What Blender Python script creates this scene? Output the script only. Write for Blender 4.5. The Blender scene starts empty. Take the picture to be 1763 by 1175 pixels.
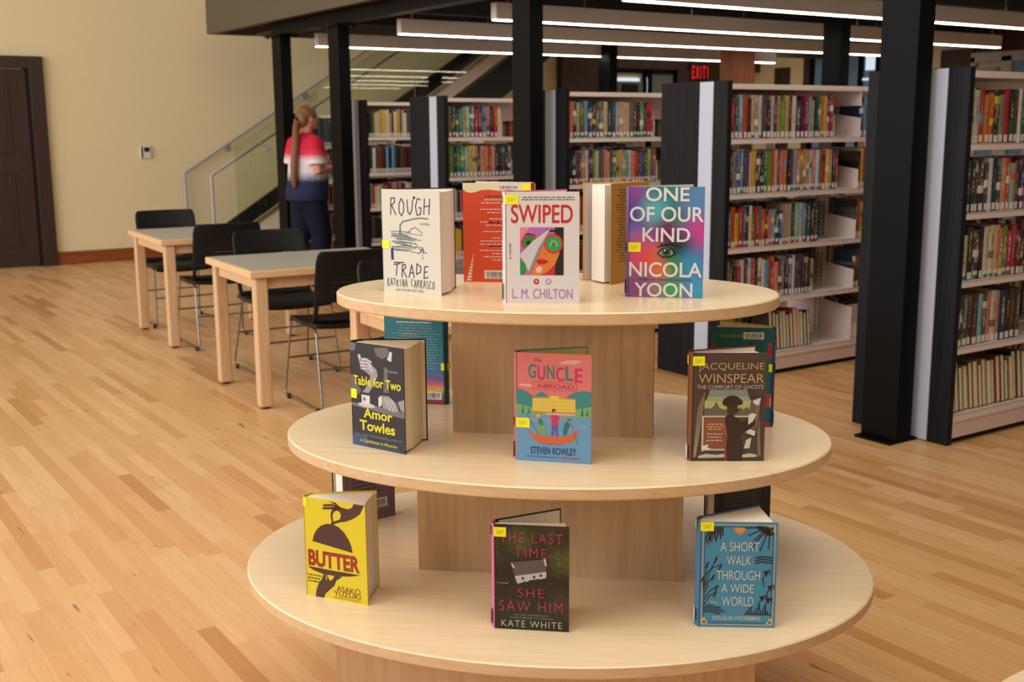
import bpy, bmesh, math, random
from mathutils import Matrix, Vector, Euler
from math import sin, cos, pi, radians as rad

SC = bpy.context.scene
COL = SC.collection
RND = random.Random(7)

# ------------------------------------------------------------------ camera, light, exposure
YAW, PITCH, ROLL, FPX, CAM_Z = rad(56.159), rad(10.5605), rad(-0.4025), 1963.5, 1.44
fw = Vector((cos(YAW)*cos(PITCH), sin(YAW)*cos(PITCH), -sin(PITCH)))
rt = Vector((sin(YAW), -cos(YAW), 0)); up = rt.cross(fw)
r2 = rt*cos(ROLL)+up*sin(ROLL); u2 = -rt*sin(ROLL)+up*cos(ROLL)
cam = bpy.data.cameras.new('camera'); cam_ob = bpy.data.objects.new('camera', cam); COL.objects.link(cam_ob)
m = Matrix((r2, u2, -fw)).transposed().to_4x4(); m.translation = (0, 0, CAM_Z)
cam_ob.matrix_world = m
cam.sensor_width = 36; cam.lens = 36*FPX/1763; cam.clip_start = 0.05; cam.clip_end = 200
cam.dof.use_dof = True; cam.dof.focus_distance = 2.35; cam.dof.aperture_fstop = 7.5
SC.camera = cam_ob

SC.view_settings.view_transform = 'Standard'; SC.view_settings.look = 'None'
SC.view_settings.gamma = 1; SC.view_settings.use_curve_mapping = False
SC.view_settings.exposure = 0.0

W = bpy.data.worlds.new('world'); SC.world = W; W.use_nodes = True
W.node_tree.nodes['Background'].inputs[0].default_value = (1.0, 0.88, 0.74, 1)
W.node_tree.nodes['Background'].inputs[1].default_value = 0.40

def area_light(name, loc, target, sx, sy, power, color):
    d = bpy.data.lights.new(name, 'AREA'); d.shape = 'RECTANGLE'; d.size = sx; d.size_y = sy
    d.energy = power; d.color = color
    o = bpy.data.objects.new(name, d); COL.objects.link(o); o.location = loc
    o.rotation_euler = (Vector(target)-Vector(loc)).to_track_quat('-Z', 'Y').to_euler()
    return o
# tall daylight windows of the hall, left of and behind the camera
area_light('window_daylight', (-5.5, 6.8, 3.2), (3.2, 7.2, 0.9), 13.0, 3.6, 840, (0.93, 0.96, 1.0))
area_light('hall_ceiling_lamps', (0.6, 1.2, 5.0), (1.6, 3.6, 0.3), 4.0, 4.0, 170, (1.0, 0.9, 0.76))

area_light('far_hall_fill_light', (11.6, 11.0, 2.68), (11.6, 11.0, 0), 2.2, 3.0, 26, (1.0, 0.92, 0.82))  # added fill that brightens the far hall, no known fixture behind it

# ------------------------------------------------------------------ materials
def S(r, g, b):
    f = lambda c: (c/255/12.92) if c/255 <= 0.04045 else ((c/255+0.055)/1.055)**2.4
    return (f(r), f(g), f(b), 1.0)
_mats = {}
def mat(key, rgb=(200, 200, 200), rough=0.5, metal=0.0, spec=0.5, emit=None, strength=1.0, alpha=None):
    if key in _mats: return _mats[key]
    M = bpy.data.materials.new(key); M.use_nodes = True
    b = M.node_tree.nodes['Principled BSDF']
    b.inputs['Base Color'].default_value = S(*rgb); b.inputs['Roughness'].default_value = rough
    b.inputs['Metallic'].default_value = metal; b.inputs['Specular IOR Level'].default_value = spec
    if emit:
        b.inputs['Emission Color'].default_value = S(*emit); b.inputs['Emission Strength'].default_value = strength
    _mats[key] = M
    return M
def flat(r, g, b, rough=0.45):
    return mat('print_%d_%d_%d' % (r, g, b), tuple(ink(v) for v in (r, g, b)), rough, spec=0.35)
def ink(v):
    # printed paper reflects a little less than the nominal ink value
    return v*0.88

class NT:
    """small helper for writing node trees"""
    def __init__(s, key, rough=0.5, spec=0.5, metal=0.0):
        s.m = bpy.data.materials.new(key); s.m.use_nodes = True; _mats[key] = s.m
        s.t = s.m.node_tree; s.b = s.t.nodes['Principled BSDF']
        s.b.inputs['Roughness'].default_value = rough; s.b.inputs['Specular IOR Level'].default_value = spec
        s.b.inputs['Metallic'].default_value = metal
    def n(s, typ, **kw):
        x = s.t.nodes.new(typ)
        for k, v in kw.items(): setattr(x, k, v)
        return x
    def put(s, sock, v):
        if v is None: return
        if isinstance(v, bpy.types.NodeSocket): s.t.links.new(v, sock)
        else: sock.default_value = v
    def math(s, op, a, b=None, c=None):
        x = s.n('ShaderNodeMath', operation=op); s.put(x.inputs[0], a)
        if b is not None: s.put(x.inputs[1], b)
        if c is not None: s.put(x.inputs[2], c)
        return x.outputs[0]
    def coord(s, kind='Object'):
        return s.n('ShaderNodeTexCoord').outputs[kind]
    def sep(s, v):
        x = s.n('ShaderNodeSeparateXYZ'); s.put(x.inputs[0], v); return x.outputs
    def comb(s, a, b, c):
        x = s.n('ShaderNodeCombineXYZ')
        for i, v in enumerate((a, b, c)): s.put(x.inputs[i], v)
        return x.outputs[0]
    def mapping(s, v, scale=(1, 1, 1), loc=(0, 0, 0), rot=(0, 0, 0)):
        x = s.n('ShaderNodeMapping'); s.put(x.inputs[0], v)
        x.inputs[1].default_value = loc; x.inputs[2].default_value = rot; x.inputs[3].default_value = scale
        return x.outputs[0]
    def noise(s, v, scale=5, detail=3, rough=0.5, dist=0.0):
        x = s.n('ShaderNodeTexNoise'); s.put(x.inputs['Vector'], v); x.inputs['Scale'].default_value = scale
        x.inputs['Detail'].default_value = detail; x.inputs['Roughness'].default_value = rough
        x.inputs['Distortion'].default_value = dist
        return x.outputs[0]
    def white(s, v):
        x = s.n('ShaderNodeTexWhiteNoise', noise_dimensions='3D'); s.put(x.inputs[0], v); return x.outputs[0]
    def ramp(s, f, stops, interp='LINEAR'):
        x = s.n('ShaderNodeValToRGB'); r = x.color_ramp; r.interpolation = interp
        while len(r.elements) < len(stops): r.elements.new(0.5)
        for e, (p, c) in zip(r.elements, stops): e.position = p; e.color = c
        s.put(x.inputs[0], f); return x.outputs[0]
    def mix(s, f, a, b, blend='MIX'):
        x = s.n('ShaderNodeMix', data_type='RGBA', blend_type=blend)
        s.put(x.inputs[0], f); s.put(x.inputs[6], a); s.put(x.inputs[7], b); return x.outputs[2]
    def color(s, c): s.put(s.b.inputs['Base Color'], c)
    def bump(s, h, strength=0.2, dist=0.01):
        x = s.n('ShaderNodeBump'); x.inputs['Strength'].default_value = strength; x.inputs['Distance'].default_value = dist
        s.put(x.inputs['Height'], h); s.t.links.new(x.outputs[0], s.b.inputs['Normal'])

def make_materials():
    # strip wood floor: strips along y, random lengths and tones
    k = NT('floor_wood', rough=0.33, spec=0.4)
    x, y, z = k.sep(k.coord('Object'))
    w = 0.057
    row = k.math('FLOOR', k.math('DIVIDE', x, w))
    rr = k.white(k.comb(row, 0.0, 3.3))
    ln = k.math('MULTIPLY_ADD', rr, 0.5, 0.55)
    yy = k.math('ADD', k.math('DIVIDE', y, ln), k.math('MULTIPLY', k.white(k.comb(row, 7.7, 1.1)), 23.0))
    colm = k.math('FLOOR', yy)
    rid = k.white(k.comb(row, colm, 5.0))
    tone = k.ramp(rid, [(0.0, S(192, 138, 84)), (0.07, S(206, 154, 99)), (0.25, S(217, 167, 112)), (0.65, S(224, 176, 122)), (1.0, S(231, 187, 135))])
    gv = k.mapping(k.comb(k.math('ADD', x, k.math('MULTIPLY', rid, 9.0)), y, 0.0), scale=(46, 2.2, 1))
    g = k.noise(gv, 1.6, 5, 0.6, 0.6)
    g2 = k.noise(k.mapping(k.coord('Object'), scale=(7, 1.6, 1)), 1.0, 3, 0.6)
    c = k.mix(k.math('MULTIPLY', g, 0.5), tone, S(172, 112, 60), 'MIX')
    c = k.mix(k.ramp(g, [(0.30, (0, 0, 0, 1)), (0.75, (0.32, 0.32, 0.32, 1))]), tone, S(188, 126, 70))
    c = k.mix(k.ramp(g2, [(0.62, (0, 0, 0, 1)), (0.85, (0.5, 0.5, 0.5, 1))]), c, S(184, 118, 62))
    spot = k.noise(k.mapping(k.coord('Object'), scale=(26, 5, 1)), 1.0, 2, 0.5, 0.4)
    c = k.mix(k.ramp(spot, [(0.70, (0, 0, 0, 1)), (0.79, (0.75, 0.75, 0.75, 1))]), c, S(98, 58, 30))
    fx = k.math('FRACT', k.math('DIVIDE', x, w)); fy = k.math('FRACT', yy)
    e1 = k.math('LESS_THAN', fx, 0.022); e2 = k.math('LESS_THAN', fy, 0.004)
    c = k.mix(k.math('MULTIPLY', k.math('MAXIMUM', e1, e2), 0.25), c, S(120, 72, 36))
    k.color(c)
    k.put(k.b.inputs['Roughness'], k.math('MULTIPLY_ADD', g, 0.18, 0.27))

    k = NT('cream_wall', rough=0.85, spec=0.2)
    n = k.noise(k.coord('Object'), 60, 4, 0.6)
    k.color(k.ramp(n, [(0.3, S(227, 208, 165)), (0.7, S(232, 214, 172))])); k.bump(n, 0.06, 0.004)

    def maple(key, base, dark, axis, rough):
        k = NT(key, rough=rough, spec=0.45)
        sc = {'x': (2.6, 34, 34), 'z': (24, 24, 1.5), 'y': (26, 1.6, 26)}[axis]
        v = k.mapping(k.coord('Object'), scale=sc)
        g = k.noise(v, 2.2, 6, 0.62, 0.5)
        f = k.noise(k.mapping(k.coord('Object'), scale=tuple(s*0.35 for s in sc)), 2.0, 3, 0.5, 1.2)
        c = k.ramp(g, [(0.28, S(*dark)), (0.55, S(*base)), (0.8, S(*[min(255, b+5) for b in base]))])
        c = k.mix(k.ramp(f, [(0.60, (0, 0, 0, 1)), (0.74, (0.5, 0.5, 0.5, 1))]), c, S(*[int(d*0.93) for d in dark]))
        k.color(c)
    maple('maple_top', (228, 203, 166), (221, 193, 153), 'x', 0.24)
    maple('maple_edge', (204, 171, 130), (192, 157, 114), 'x', 0.42)
    maple('maple_panel', (196, 160, 120), (183, 145, 104), 'z', 0.5)
    maple('table_oak', (209, 171, 131), (195, 154, 112), 'z', 0.42)
    maple('table_rim', (219, 181, 136), (205, 163, 117), 'x', 0.38)

    k = NT('black_panel_wood', rough=0.5, spec=0.12)
    g = k.noise(k.mapping(k.coord('Object'), scale=(30, 30, 1.6)), 2.0, 5, 0.6, 0.3)
    k.color(k.ramp(g, [(0.3, S(20, 19, 22)), (0.7, S(34, 32, 37))]))
    k = NT('base_wood', rough=0.4)
    g = k.noise(k.mapping(k.coord('Object'), scale=(2, 20, 20)), 3.0, 5, 0.6, 0.6)
    k.color(k.ramp(g, [(0.3, S(112, 54, 18)), (0.7, S(162, 86, 36))]))
    k = NT('door_wood', rough=0.5)
    g = k.noise(k.mapping(k.coord('Object'), scale=(22, 22, 1.2)), 2.0, 4, 0.6, 0.3)
    k.color(k.ramp(g, [(0.3, S(44, 25, 17)), (0.7, S(58, 35, 25))]))
    k = NT('post_wood', rough=0.45)
    g = k.noise(k.mapping(k.coord('Object'), scale=(16, 16, 1.2)), 2.0, 5, 0.6, 0.5)
    k.color(k.ramp(g, [(0.3, S(126, 70, 38)), (0.7, S(164, 96, 56))]))
    k = NT('dark_wood_wall', rough=0.5)
    g = k.noise(k.mapping(k.coord('Object'), scale=(10, 10, 1.0)), 2.0, 5, 0.6, 0.5)
    k.color(k.ramp(g, [(0.3, S(54, 34, 25)), (0.7, S(80, 50, 36))]))
    k = NT('laminate_grey', rough=0.42)
    g = k.noise(k.coord('Object'), 140, 4, 0.7)
    k.color(k.ramp(g, [(0.35, S(158, 152, 138)), (0.65, S(182, 176, 162))]))
    k = NT('page_edge', rough=0.8, spec=0.2)
    g = k.noise(k.mapping(k.coord('Object'), scale=(420, 420, 3)), 1.0, 2, 0.5)
    k.color(k.ramp(g, [(0.3, S(222, 210, 194)), (0.7, S(234, 224, 210))]))
    k = NT('page_cream', rough=0.8, spec=0.2)
    g = k.noise(k.mapping(k.coord('Object'), scale=(420, 420, 3)), 1.0, 2, 0.5)
    k.color(k.ramp(g, [(0.3, S(214, 198, 166)), (0.7, S(230, 216, 188))]))

    # shelved book covers: object colour, an ink colour and a title strip down the spine
    k = NT('book_cover', rough=0.38, spec=0.45)
    oi = k.n('ShaderNodeObjectInfo'); at = k.n('ShaderNodeAttribute', attribute_type='OBJECT', attribute_name='ink')
    x, y, z = k.sep(k.coord('Object'))
    rv = k.math('MULTIPLY', oi.outputs['Random'], 50.0)
    letters = k.noise(k.comb(k.math('MULTIPLY', x, 150.0), rv, k.math('MULTIPLY', z, 120.0)), 1.0, 1, 0.4)
    lmask = k.math('GREATER_THAN', letters, 0.53)
    gz = k.sep(k.coord('Generated'))
    zz = gz[2]; xx = gz[0]
    inx = k.math('MULTIPLY', k.math('GREATER_THAN', xx, 0.34), k.math('LESS_THAN', xx, 0.66))
    inz = k.math('MULTIPLY', k.math('GREATER_THAN', zz, 0.34), k.math('LESS_THAN', zz, k.math('MULTIPLY_ADD', oi.outputs['Random'], 0.2, 0.74)))
    onspine = k.math('LESS_THAN', gz[1], 0.04)
    tm = k.math('MULTIPLY', k.math('MULTIPLY', k.math('MULTIPLY', lmask, inx), inz), onspine)
    r2_ = k.white(k.comb(rv, 1.0, 2.0)); r3_ = k.white(k.comb(rv, 4.0, 2.0))
    band = k.math('MULTIPLY', k.math('GREATER_THAN', zz, k.math('MULTIPLY_ADD', r2_, 0.6, 0.2)), k.math('LESS_THAN', zz, k.math('MULTIPLY_ADD', r2_, 0.6, 0.34)))
    band = k.math('MULTIPLY', k.math('MULTIPLY', band, onspine), k.math('GREATER_THAN', r3_, 0.72))
    blot = k.noise(k.comb(k.math('MULTIPLY', x, 40.0), rv, k.math('MULTIPLY', z, 16.0)), 1.0, 2, 0.5)
    c = k.mix(k.math('MULTIPLY', k.ramp(blot, [(0.52, (0, 0, 0, 1)), (0.66, (1, 1, 1, 1))]), k.math('MULTIPLY', r3_, 0.35)), oi.outputs['Color'], at.outputs['Color'])
    c = k.mix(k.math('MULTIPLY', k.math('MAXIMUM', tm, band), 0.72), c, at.outputs['Color'])
    k.color(c)

    # thin cool glass
    M = bpy.data.materials.new('stair_glass'); M.use_nodes = True; _mats['stair_glass'] = M
    t = M.node_tree; t.nodes.clear()
    out = t.nodes.new('ShaderNodeOutputMaterial'); mx = t.nodes.new('ShaderNodeMixShader')
    tr = t.nodes.new('ShaderNodeBsdfTransparent'); gl = t.nodes.new('ShaderNodeBsdfGlossy'); fr = t.nodes.new('ShaderNodeFresnel')
    tr.inputs[0].default_value = (0.92, 0.95, 0.88, 1); gl.inputs['Roughness'].default_value = 0.02; fr.inputs[0].default_value = 1.5
    t.links.new(fr.outputs[0], mx.inputs[0]); t.links.new(tr.outputs[0], mx.inputs[1]); t.links.new(gl.outputs[0], mx.inputs[2])
    t.links.new(mx.outputs[0], out.inputs[0])

    mat('black_steel', (9, 9, 10), 0.5, spec=0.1)
    mat('beam_taupe', (90, 79, 62), 0.6, spec=0.3)
    mat('dark_ceiling', (40, 37, 36), 0.85)
    mat('shelf_white', (222, 206, 198), 0.4)
    mat('kick_white', (214, 190, 180), 0.45)
    mat('insert_white', (184, 188, 204), 0.4)
    mat('dark_gap', (18, 16, 16), 0.9)
    mat('chair_black', (17, 16, 15), 0.5, spec=0.3)
    mat('chrome', (138, 135, 132), 0.34, metal=1.0)
    mat('glide_black', (15, 15, 15), 0.5)
    mat('rail_steel', (176, 170, 166), 0.4)
    mat('fixture_grey', (206, 192, 176), 0.5)
    mat('lamp_strip', (255, 255, 255), 0.5, emit=(255, 240, 222), strength=16.0)
    mat('cable', (170, 160, 140), 0.4, metal=0.6)
    mat('stringer_taupe', (222, 208, 182), 0.5)
    mat('stair_black', (26, 25, 26), 0.5)
    mat('tread', (150, 160, 150), 0.5)
    mat('label_white', (214, 206, 196), 0.6)
    mat('sticker_yellow', (232, 226, 20), 0.45)
    mat('ink_black', (22, 20, 20), 0.6)
    mat('skin', (206, 140, 116), 0.5)
    mat('hair', (126, 82, 48), 0.55)
    mat('shorts', (22, 23, 42), 0.85, spec=0.2)
    mat('exit_red', (200, 20, 20), 0.5, emit=(255, 16, 24), strength=1.3)
    mat('exit_body', (38, 26, 22), 0.5)
    mat('far_glass', (120, 150, 178), 0.2)
    mat('pale_frame', (188, 184, 176), 0.5)
    mat('far_room', (112, 118, 108), 0.7)
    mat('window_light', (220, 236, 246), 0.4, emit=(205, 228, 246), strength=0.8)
    mat('thermo_white', (214, 208, 200), 0.5)
make_materials()
def MT(k): return _mats[k]

# ------------------------------------------------------------------ mesh helpers
class MB:
    def __init__(s): s.v = []; s.f = []; s.mi = []; s.sm = []
    def add(s, vs, fs, mi=0, smooth=False):
        o = len(s.v); s.v += [tuple(v) for v in vs]
        for f in fs: s.f.append(tuple(o+i for i in f)); s.mi.append(mi); s.sm.append(smooth)
        return s
    def box(s, a, b, mi=0, M=None):
        (x0, y0, z0), (x1, y1, z1) = a, b
        vs = [Vector(p) for p in ((x0, y0, z0), (x1, y0, z0), (x1, y1, z0), (x0, y1, z0), (x0, y0, z1), (x1, y0, z1), (x1, y1, z1), (x0, y1, z1))]
        if M is not None: vs = [M @ v for v in vs]
        return s.add(vs, [(0, 3, 2, 1), (4, 5, 6, 7), (0, 1, 5, 4), (1, 2, 6, 5), (2, 3, 7, 6), (3, 0, 4, 7)], mi)
    def prism(s, poly, z0, z1, mi=0, M=None):
        n = len(poly)
        area = sum(poly[i][0]*poly[(i+1) % n][1]-poly[(i+1) % n][0]*poly[i][1] for i in range(n))
        if area < 0: poly = poly[::-1]
        vs = [Vector((x, y, z0)) for x, y in poly]+[Vector((x, y, z1)) for x, y in poly]
        if M is not None: vs = [M @ v for v in vs]
        fs = [tuple(range(n-1, -1, -1)), tuple(range(n, 2*n))]+[(i, (i+1) % n, n+(i+1) % n, n+i) for i in range(n)]
        return s.add(vs, fs, mi)
    def tube(s, pts, r, n=10, mi=0, closed=False):
        pts = [Vector(p) for p in pts]; rings = []
        rs = r if isinstance(r, (list, tuple)) else [r]*len(pts)
        ref = None
        for i, p in enumerate(pts):
            a = pts[max(i-1, 0)]; b = pts[min(i+1, len(pts)-1)]
            t = (b-a).normalized()
            if ref is None: ref = t.orthogonal().normalized()
            ref = (ref-t*ref.dot(t))
            if ref.length < 1e-6: ref = t.orthogonal()
            ref.normalize(); bi = t.cross(ref)
            rings.append([p+(ref*cos(2*pi*j/n)+bi*sin(2*pi*j/n))*rs[i] for j in range(n)])
        return s.loft(rings, mi)
    def loft(s, rings, mi=0, cap=True, smooth=True):
        n = len(rings[0]); vs = [v for r in rings for v in r]; fs = []
        for i in range(len(rings)-1):
            for j in range(n):
                fs.append((i*n+j, i*n+(j+1) % n, (i+1)*n+(j+1) % n, (i+1)*n+j))
        s.add(vs, fs, mi, smooth)
        if cap:
            s.add(rings[0], [tuple(range(n-1, -1, -1))], mi); s.add(rings[-1], [tuple(range(n))], mi)
        return s
    def ball(s, c, rx, ry, rz, mi=0, nu=14, nv=9, M=None):
        rings = []
        for i in range(nv+1):
            th = -pi/2+pi*i/nv; q = max(cos(th), 0.02)
            ring = [Vector((c[0]+rx*q*cos(2*pi*j/nu), c[1]+ry*q*sin(2*pi*j/nu), c[2]+rz*sin(th))) for j in range(nu)]
            if M is not None: ring = [M @ v for v in ring]
            rings.append(ring)
        return s.loft(rings, mi)
    def build(s, name, mats, parent=None, loc=None, rotz=None, bevel=0, seg=2, recalc=False):
        me = bpy.data.meshes.new(name); me.from_pydata(s.v, [], s.f); me.update()
        if not isinstance(mats, (list, tuple)): mats = [mats]
        for q in mats: me.materials.append(MT(q) if isinstance(q, str) else q)
        for p, i, sm in zip(me.polygons, s.mi, s.sm): p.material_index = i; p.use_smooth = sm
        if recalc:
            bm = bmesh.new(); bm.from_mesh(me); bmesh.ops.remove_doubles(bm, verts=bm.verts, dist=1e-5)
            bmesh.ops.recalc_face_normals(bm, faces=bm.faces); bm.to_mesh(me); bm.free()
        o = bpy.data.objects.new(name, me); COL.objects.link(o)
        if parent: o.parent = parent
        if loc: o.location = loc
        if rotz is not None: o.rotation_euler = (0, 0, rotz)
        if bevel:
            b = o.modifiers.new('bevel', 'BEVEL'); b.width = bevel; b.segments = seg; b.limit_method = 'ANGLE'
        return o
def tag(o, label=None, cat=None, group=None, kind=None):
    if label: o['label'] = label
    if cat: o['category'] = cat
    if group: o['group'] = group
    if kind: o['kind'] = kind
    return o
def thing(name, loc, rotz, label, cat, group=None):
    o = bpy.data.objects.new(name, None); COL.objects.link(o); o.location = loc; o.rotation_euler = (0, 0, rotz)
    o.empty_display_size = 0.1
    return tag(o, label, cat, group)
def part_box(name, a, b, mats, parent=None, bevel=0, loc=None):
    return MB().box(a, b).build(name, mats, parent, loc, bevel=bevel)
def struct(name, a, b, m, bevel=0):
    return tag(part_box(name, a, b, m, bevel=bevel), kind='structure')

# ------------------------------------------------------------------ the setting
WALL_Y, BACK_X = 13.13, 13.5
struct('floor', (-7, -4, -0.1), (BACK_X, WALL_Y, 0), 'floor_wood')
struct('wall_left', (-7, WALL_Y, -0.1), (BACK_X+0.2, WALL_Y+0.2, 5.6), 'cream_wall')
struct('wall_back', (BACK_X, -4, -0.1), (BACK_X+0.2, WALL_Y, 5.6), 'cream_wall')
struct('baseboard_left', (2.80, WALL_Y-0.022, 0), (9.3, WALL_Y, 0.142), 'base_wood', 0.004)
struct('ceiling', (4.28, -2.5, 2.72), (BACK_X, 11.78, 2.95), 'dark_ceiling')
# door with its casing in the left wall
def door():
    t = thing('door_1', (0, 0, 0), 0, None, None); tag(t, kind='structure')
    m = MB(); m.box((2.66, WALL_Y-0.06, 0), (2.805, WALL_Y-0.001, 2.225)); m.box((1.2, WALL_Y-0.06, 2.10), (2.66, WALL_Y-0.001, 2.225))
    m.build('door_frame', 'door_wood', t, bevel=0.004)
    part_box('door_gap_shade', (2.60, WALL_Y-0.012, 0), (2.665, WALL_Y-0.0005, 2.11), 'dark_gap', t)  # dark strip standing in for the shade in the gap beside the leaf
    m = MB(); m.box((1.2, WALL_Y-0.022, 0.01), (2.625, WALL_Y-0.001, 2.09))
    for z0, z1 in ((0.22, 1.02), (1.22, 1.95)):
        for a, b, c, d in ((1.375, z0, 2.415, z0+0.025), (1.375, z1-0.025, 2.415, z1), (1.35, z0, 1.375, z1), (2.415, z0, 2.44, z1)):
            m.box((a, WALL_Y-0.034, b), (c, WALL_Y-0.021, d))
    m.build('door_leaf', 'door_wood', t)
door()
# fascia and girder of the mezzanine
tag(MB().box((4.18, -2.5, 2.42), (4.26, 11.86, 2.78)).box((4.26, 11.78, 2.42), (BACK_X-0.01, 11.86, 2.78)).build('trim_1', 'beam_taupe'), kind='structure')
m = MB(); m.box((4.275, -2.5, 2.31), (4.395, 10.5, 2.325)); m.box((4.325, -2.5, 2.325), (4.345, 10.5, 2.70)); m.box((4.275, -2.5, 2.70), (4.395, 10.5, 2.715))
tag(m.build('trim_2', 'black_steel'), kind='structure')
m = MB()
for y in (0.4, 3.325, 6.26, 9.066, 10.295): m.box((4.41, y-0.06, 2.44), (BACK_X-0.02, y+0.06, 2.715))
tag(m.build('trim_3', 'dark_ceiling'), kind='structure')
tag(MB().box((4.64, -2.5, 2.415), (4.74, 11.7, 2.435)).build('trim_8', 'beam_taupe'), kind='structure')
# flat pale ducts under the dark deck
m = MB()
for y, x0 in ((6.3, 5.6), (9.3, 6.2)): m.box((x0, y-0.14, 2.60), (12.8, y+0.14, 2.70))
tag(m.build('trim_4', 'beam_taupe'), kind='structure')

def column(x, y, top, label, group='black steel columns', w=0.11, d=0.2, plate=True, m='black_steel', name='steel_column'):
    t = thing(name, (x, y, 0), 0, label, 'column', group)
    part_box('shaft', (-w/2, -d/2, 0.012 if plate else 0), (w/2, d/2, top), m, t, 0.006)
    if plate:
        part_box('base_plate', (-0.1, -0.1, 0), (0.1, 0.1, 0.012), m, t)
        b = MB()
        for sx in (-1, 1):
            for sy in (-1, 1): b.tube([(sx*0.075, sy*0.14, top-0.03), (sx*0.075, sy*0.14, top)], 0.012, 8)
        b.box((-0.1, -0.17, top-0.015), (0.1, 0.17, top-0.0005)); b.build('cap_plate', m, t)
    return t
column(4.335, 3.325, 2.31, 'large black steel column at right, beside the nearest bookcase')
column(4.335, 6.26, 2.31, 'tall black steel column rising behind the pink-titled white book')
column(4.335, 9.066, 2.31, 'black steel column immediately right of the person')
column(4.335, 10.295, 2.31, 'leftmost black steel column, immediately left of the person')
column(8.0, 10.016, 2.50, 'far black steel column left of the red exit sign', plate=False)
column(7.70, 6.607, 2.50, 'black steel column behind the bookcases, right of the wooden post', plate=False)
column(9.23, 9.287, 2.72, 'brown wooden post right of the red exit sign', None, 0.3, 0.24, False, 'post_wood', 'wooden_post')

# far wall behind the bookcases: dark joinery, glazing, doors
def far_boxes():
    y = WALL_Y
    tag(MB().box((9.58, y-0.12, 0), (10.5, y-0.001, 2.72)).box((10.5, y-0.05, 2.28), (BACK_X, y-0.001, 2.72)).box((11.75, y-0.08, 0), (12.75, y-0.001, 2.28)).build('trim_5', 'dark_wood_wall'), kind='structure')
    t = thing('window_1', (10.5, y, 0), 0, None, None); tag(t, kind='structure')
    m = MB()
    for x in (0.0, 0.62, 0.72, 1.2): m.box((x, -0.06, 0.3), (x+0.05, -0.004, 2.28))
    m.box((0, -0.06, 2.22), (1.25, -0.004, 2.28)); m.box((0, -0.06, 0.3), (1.25, -0.004, 0.36)); m.build('window_frame', 'black_steel', t)
    MB().box((0.05, -0.03, 0.36), (0.62, -0.02, 2.10)).box((0.77, -0.03, 0.36), (1.2, -0.02, 2.22)).build('pane', 'far_room', t)
    MB().box((0.05, -0.03, 2.10), (0.55, -0.02, 2.15)).box((0.66, -0.058, 1.85), (0.68, -0.02, 2.16)).build('transom_pane', 'window_light', t)
    tv = thing('wall_monitor', (10.83, y-0.05, 1.98), 0, 'small dark monitor seen through the far window left of the exit sign', 'monitor')
    part_box('monitor_body', (-0.12, -0.03, -0.08), (0.16, 0, 0.08), 'dark_gap', tv, 0.004)
    X = BACK_X
    tag(MB().box((X-0.05, 11.95, 0), (X-0.001, 12.15, 2.7)).box((X-0.03, 12.45, 0), (X-0.001, 12.75, 2.33)).build('trim_6', 'dark_wood_wall'), kind='structure')
    t = thing('window_2', (X, 0, 0), 0, None, None); tag(t, kind='structure')
    m = MB()
    for yy in (11.98, 11.08, 10.78, 10.2): m.box((-0.07, yy-0.035, 0.2), (-0.004, yy+0.035, 2.5))
    m.box((-0.07, 10.2, 2.46), (-0.004, 12.0, 2.52)); m.box((-0.07, 10.2, 0.2), (-0.004, 12.0, 0.26)); m.build('window_frame', 'black_steel', t)
    MB().box((-0.03, 11.1, 0.26), (-0.02, 11.95, 2.46)).box((-0.03, 10.82, 0.26), (-0.02, 11.05, 2.46)).box((-0.03, 10.23, 0.26), (-0.02, 10.75, 2.46)).build('pane', 'far_glass', t)
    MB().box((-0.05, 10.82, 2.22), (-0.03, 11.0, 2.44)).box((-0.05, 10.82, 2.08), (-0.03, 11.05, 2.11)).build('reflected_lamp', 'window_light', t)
    tag(MB().box((X-0.06, 9.28, 0), (X-0.001, 9.76, 2.42)).box((X-0.03, 7.6, 2.36), (X-0.001, 9.28, 2.7)).build('trim_7', 'dark_wood_wall'), kind='structure')
    t = thing('door_2', (X, 0, 0), 0, None, None); tag(t, kind='structure')
    m = MB()
    m.box((-0.07, 7.6, 2.24), (-0.004, 9.30, 2.36)); m.box((-0.07, 8.72, 0), (-0.004, 8.86, 2.3)); m.box((-0.07, 9.24, 0), (-0.004, 9.30, 2.3))
    m.box((-0.05, 8.86, 1.98), (-0.004, 9.24, 2.12)); m.box((-0.05, 9.18, 0), (-0.004, 9.24, 2.12)); m.box((-0.05, 8.86, 0), (-0.004, 8.92, 2.12)); m.box((-0.05, 8.86, 0), (-0.004, 9.24, 0.3))
    m.build('door_frame', 'pale_frame', t)
    MB().box((-0.03, 8.92, 0.3), (-0.02, 9.18, 1.98)).box((-0.03, 7.6, 0.0), (-0.02, 8.72, 2.24)).build('pane', 'far_glass', t)
    MB().box((-0.11, 8.9, 2.13), (-0.07, 9.2, 2.17)).build('door_closer', 'rail_steel', t)
far_boxes()

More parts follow.
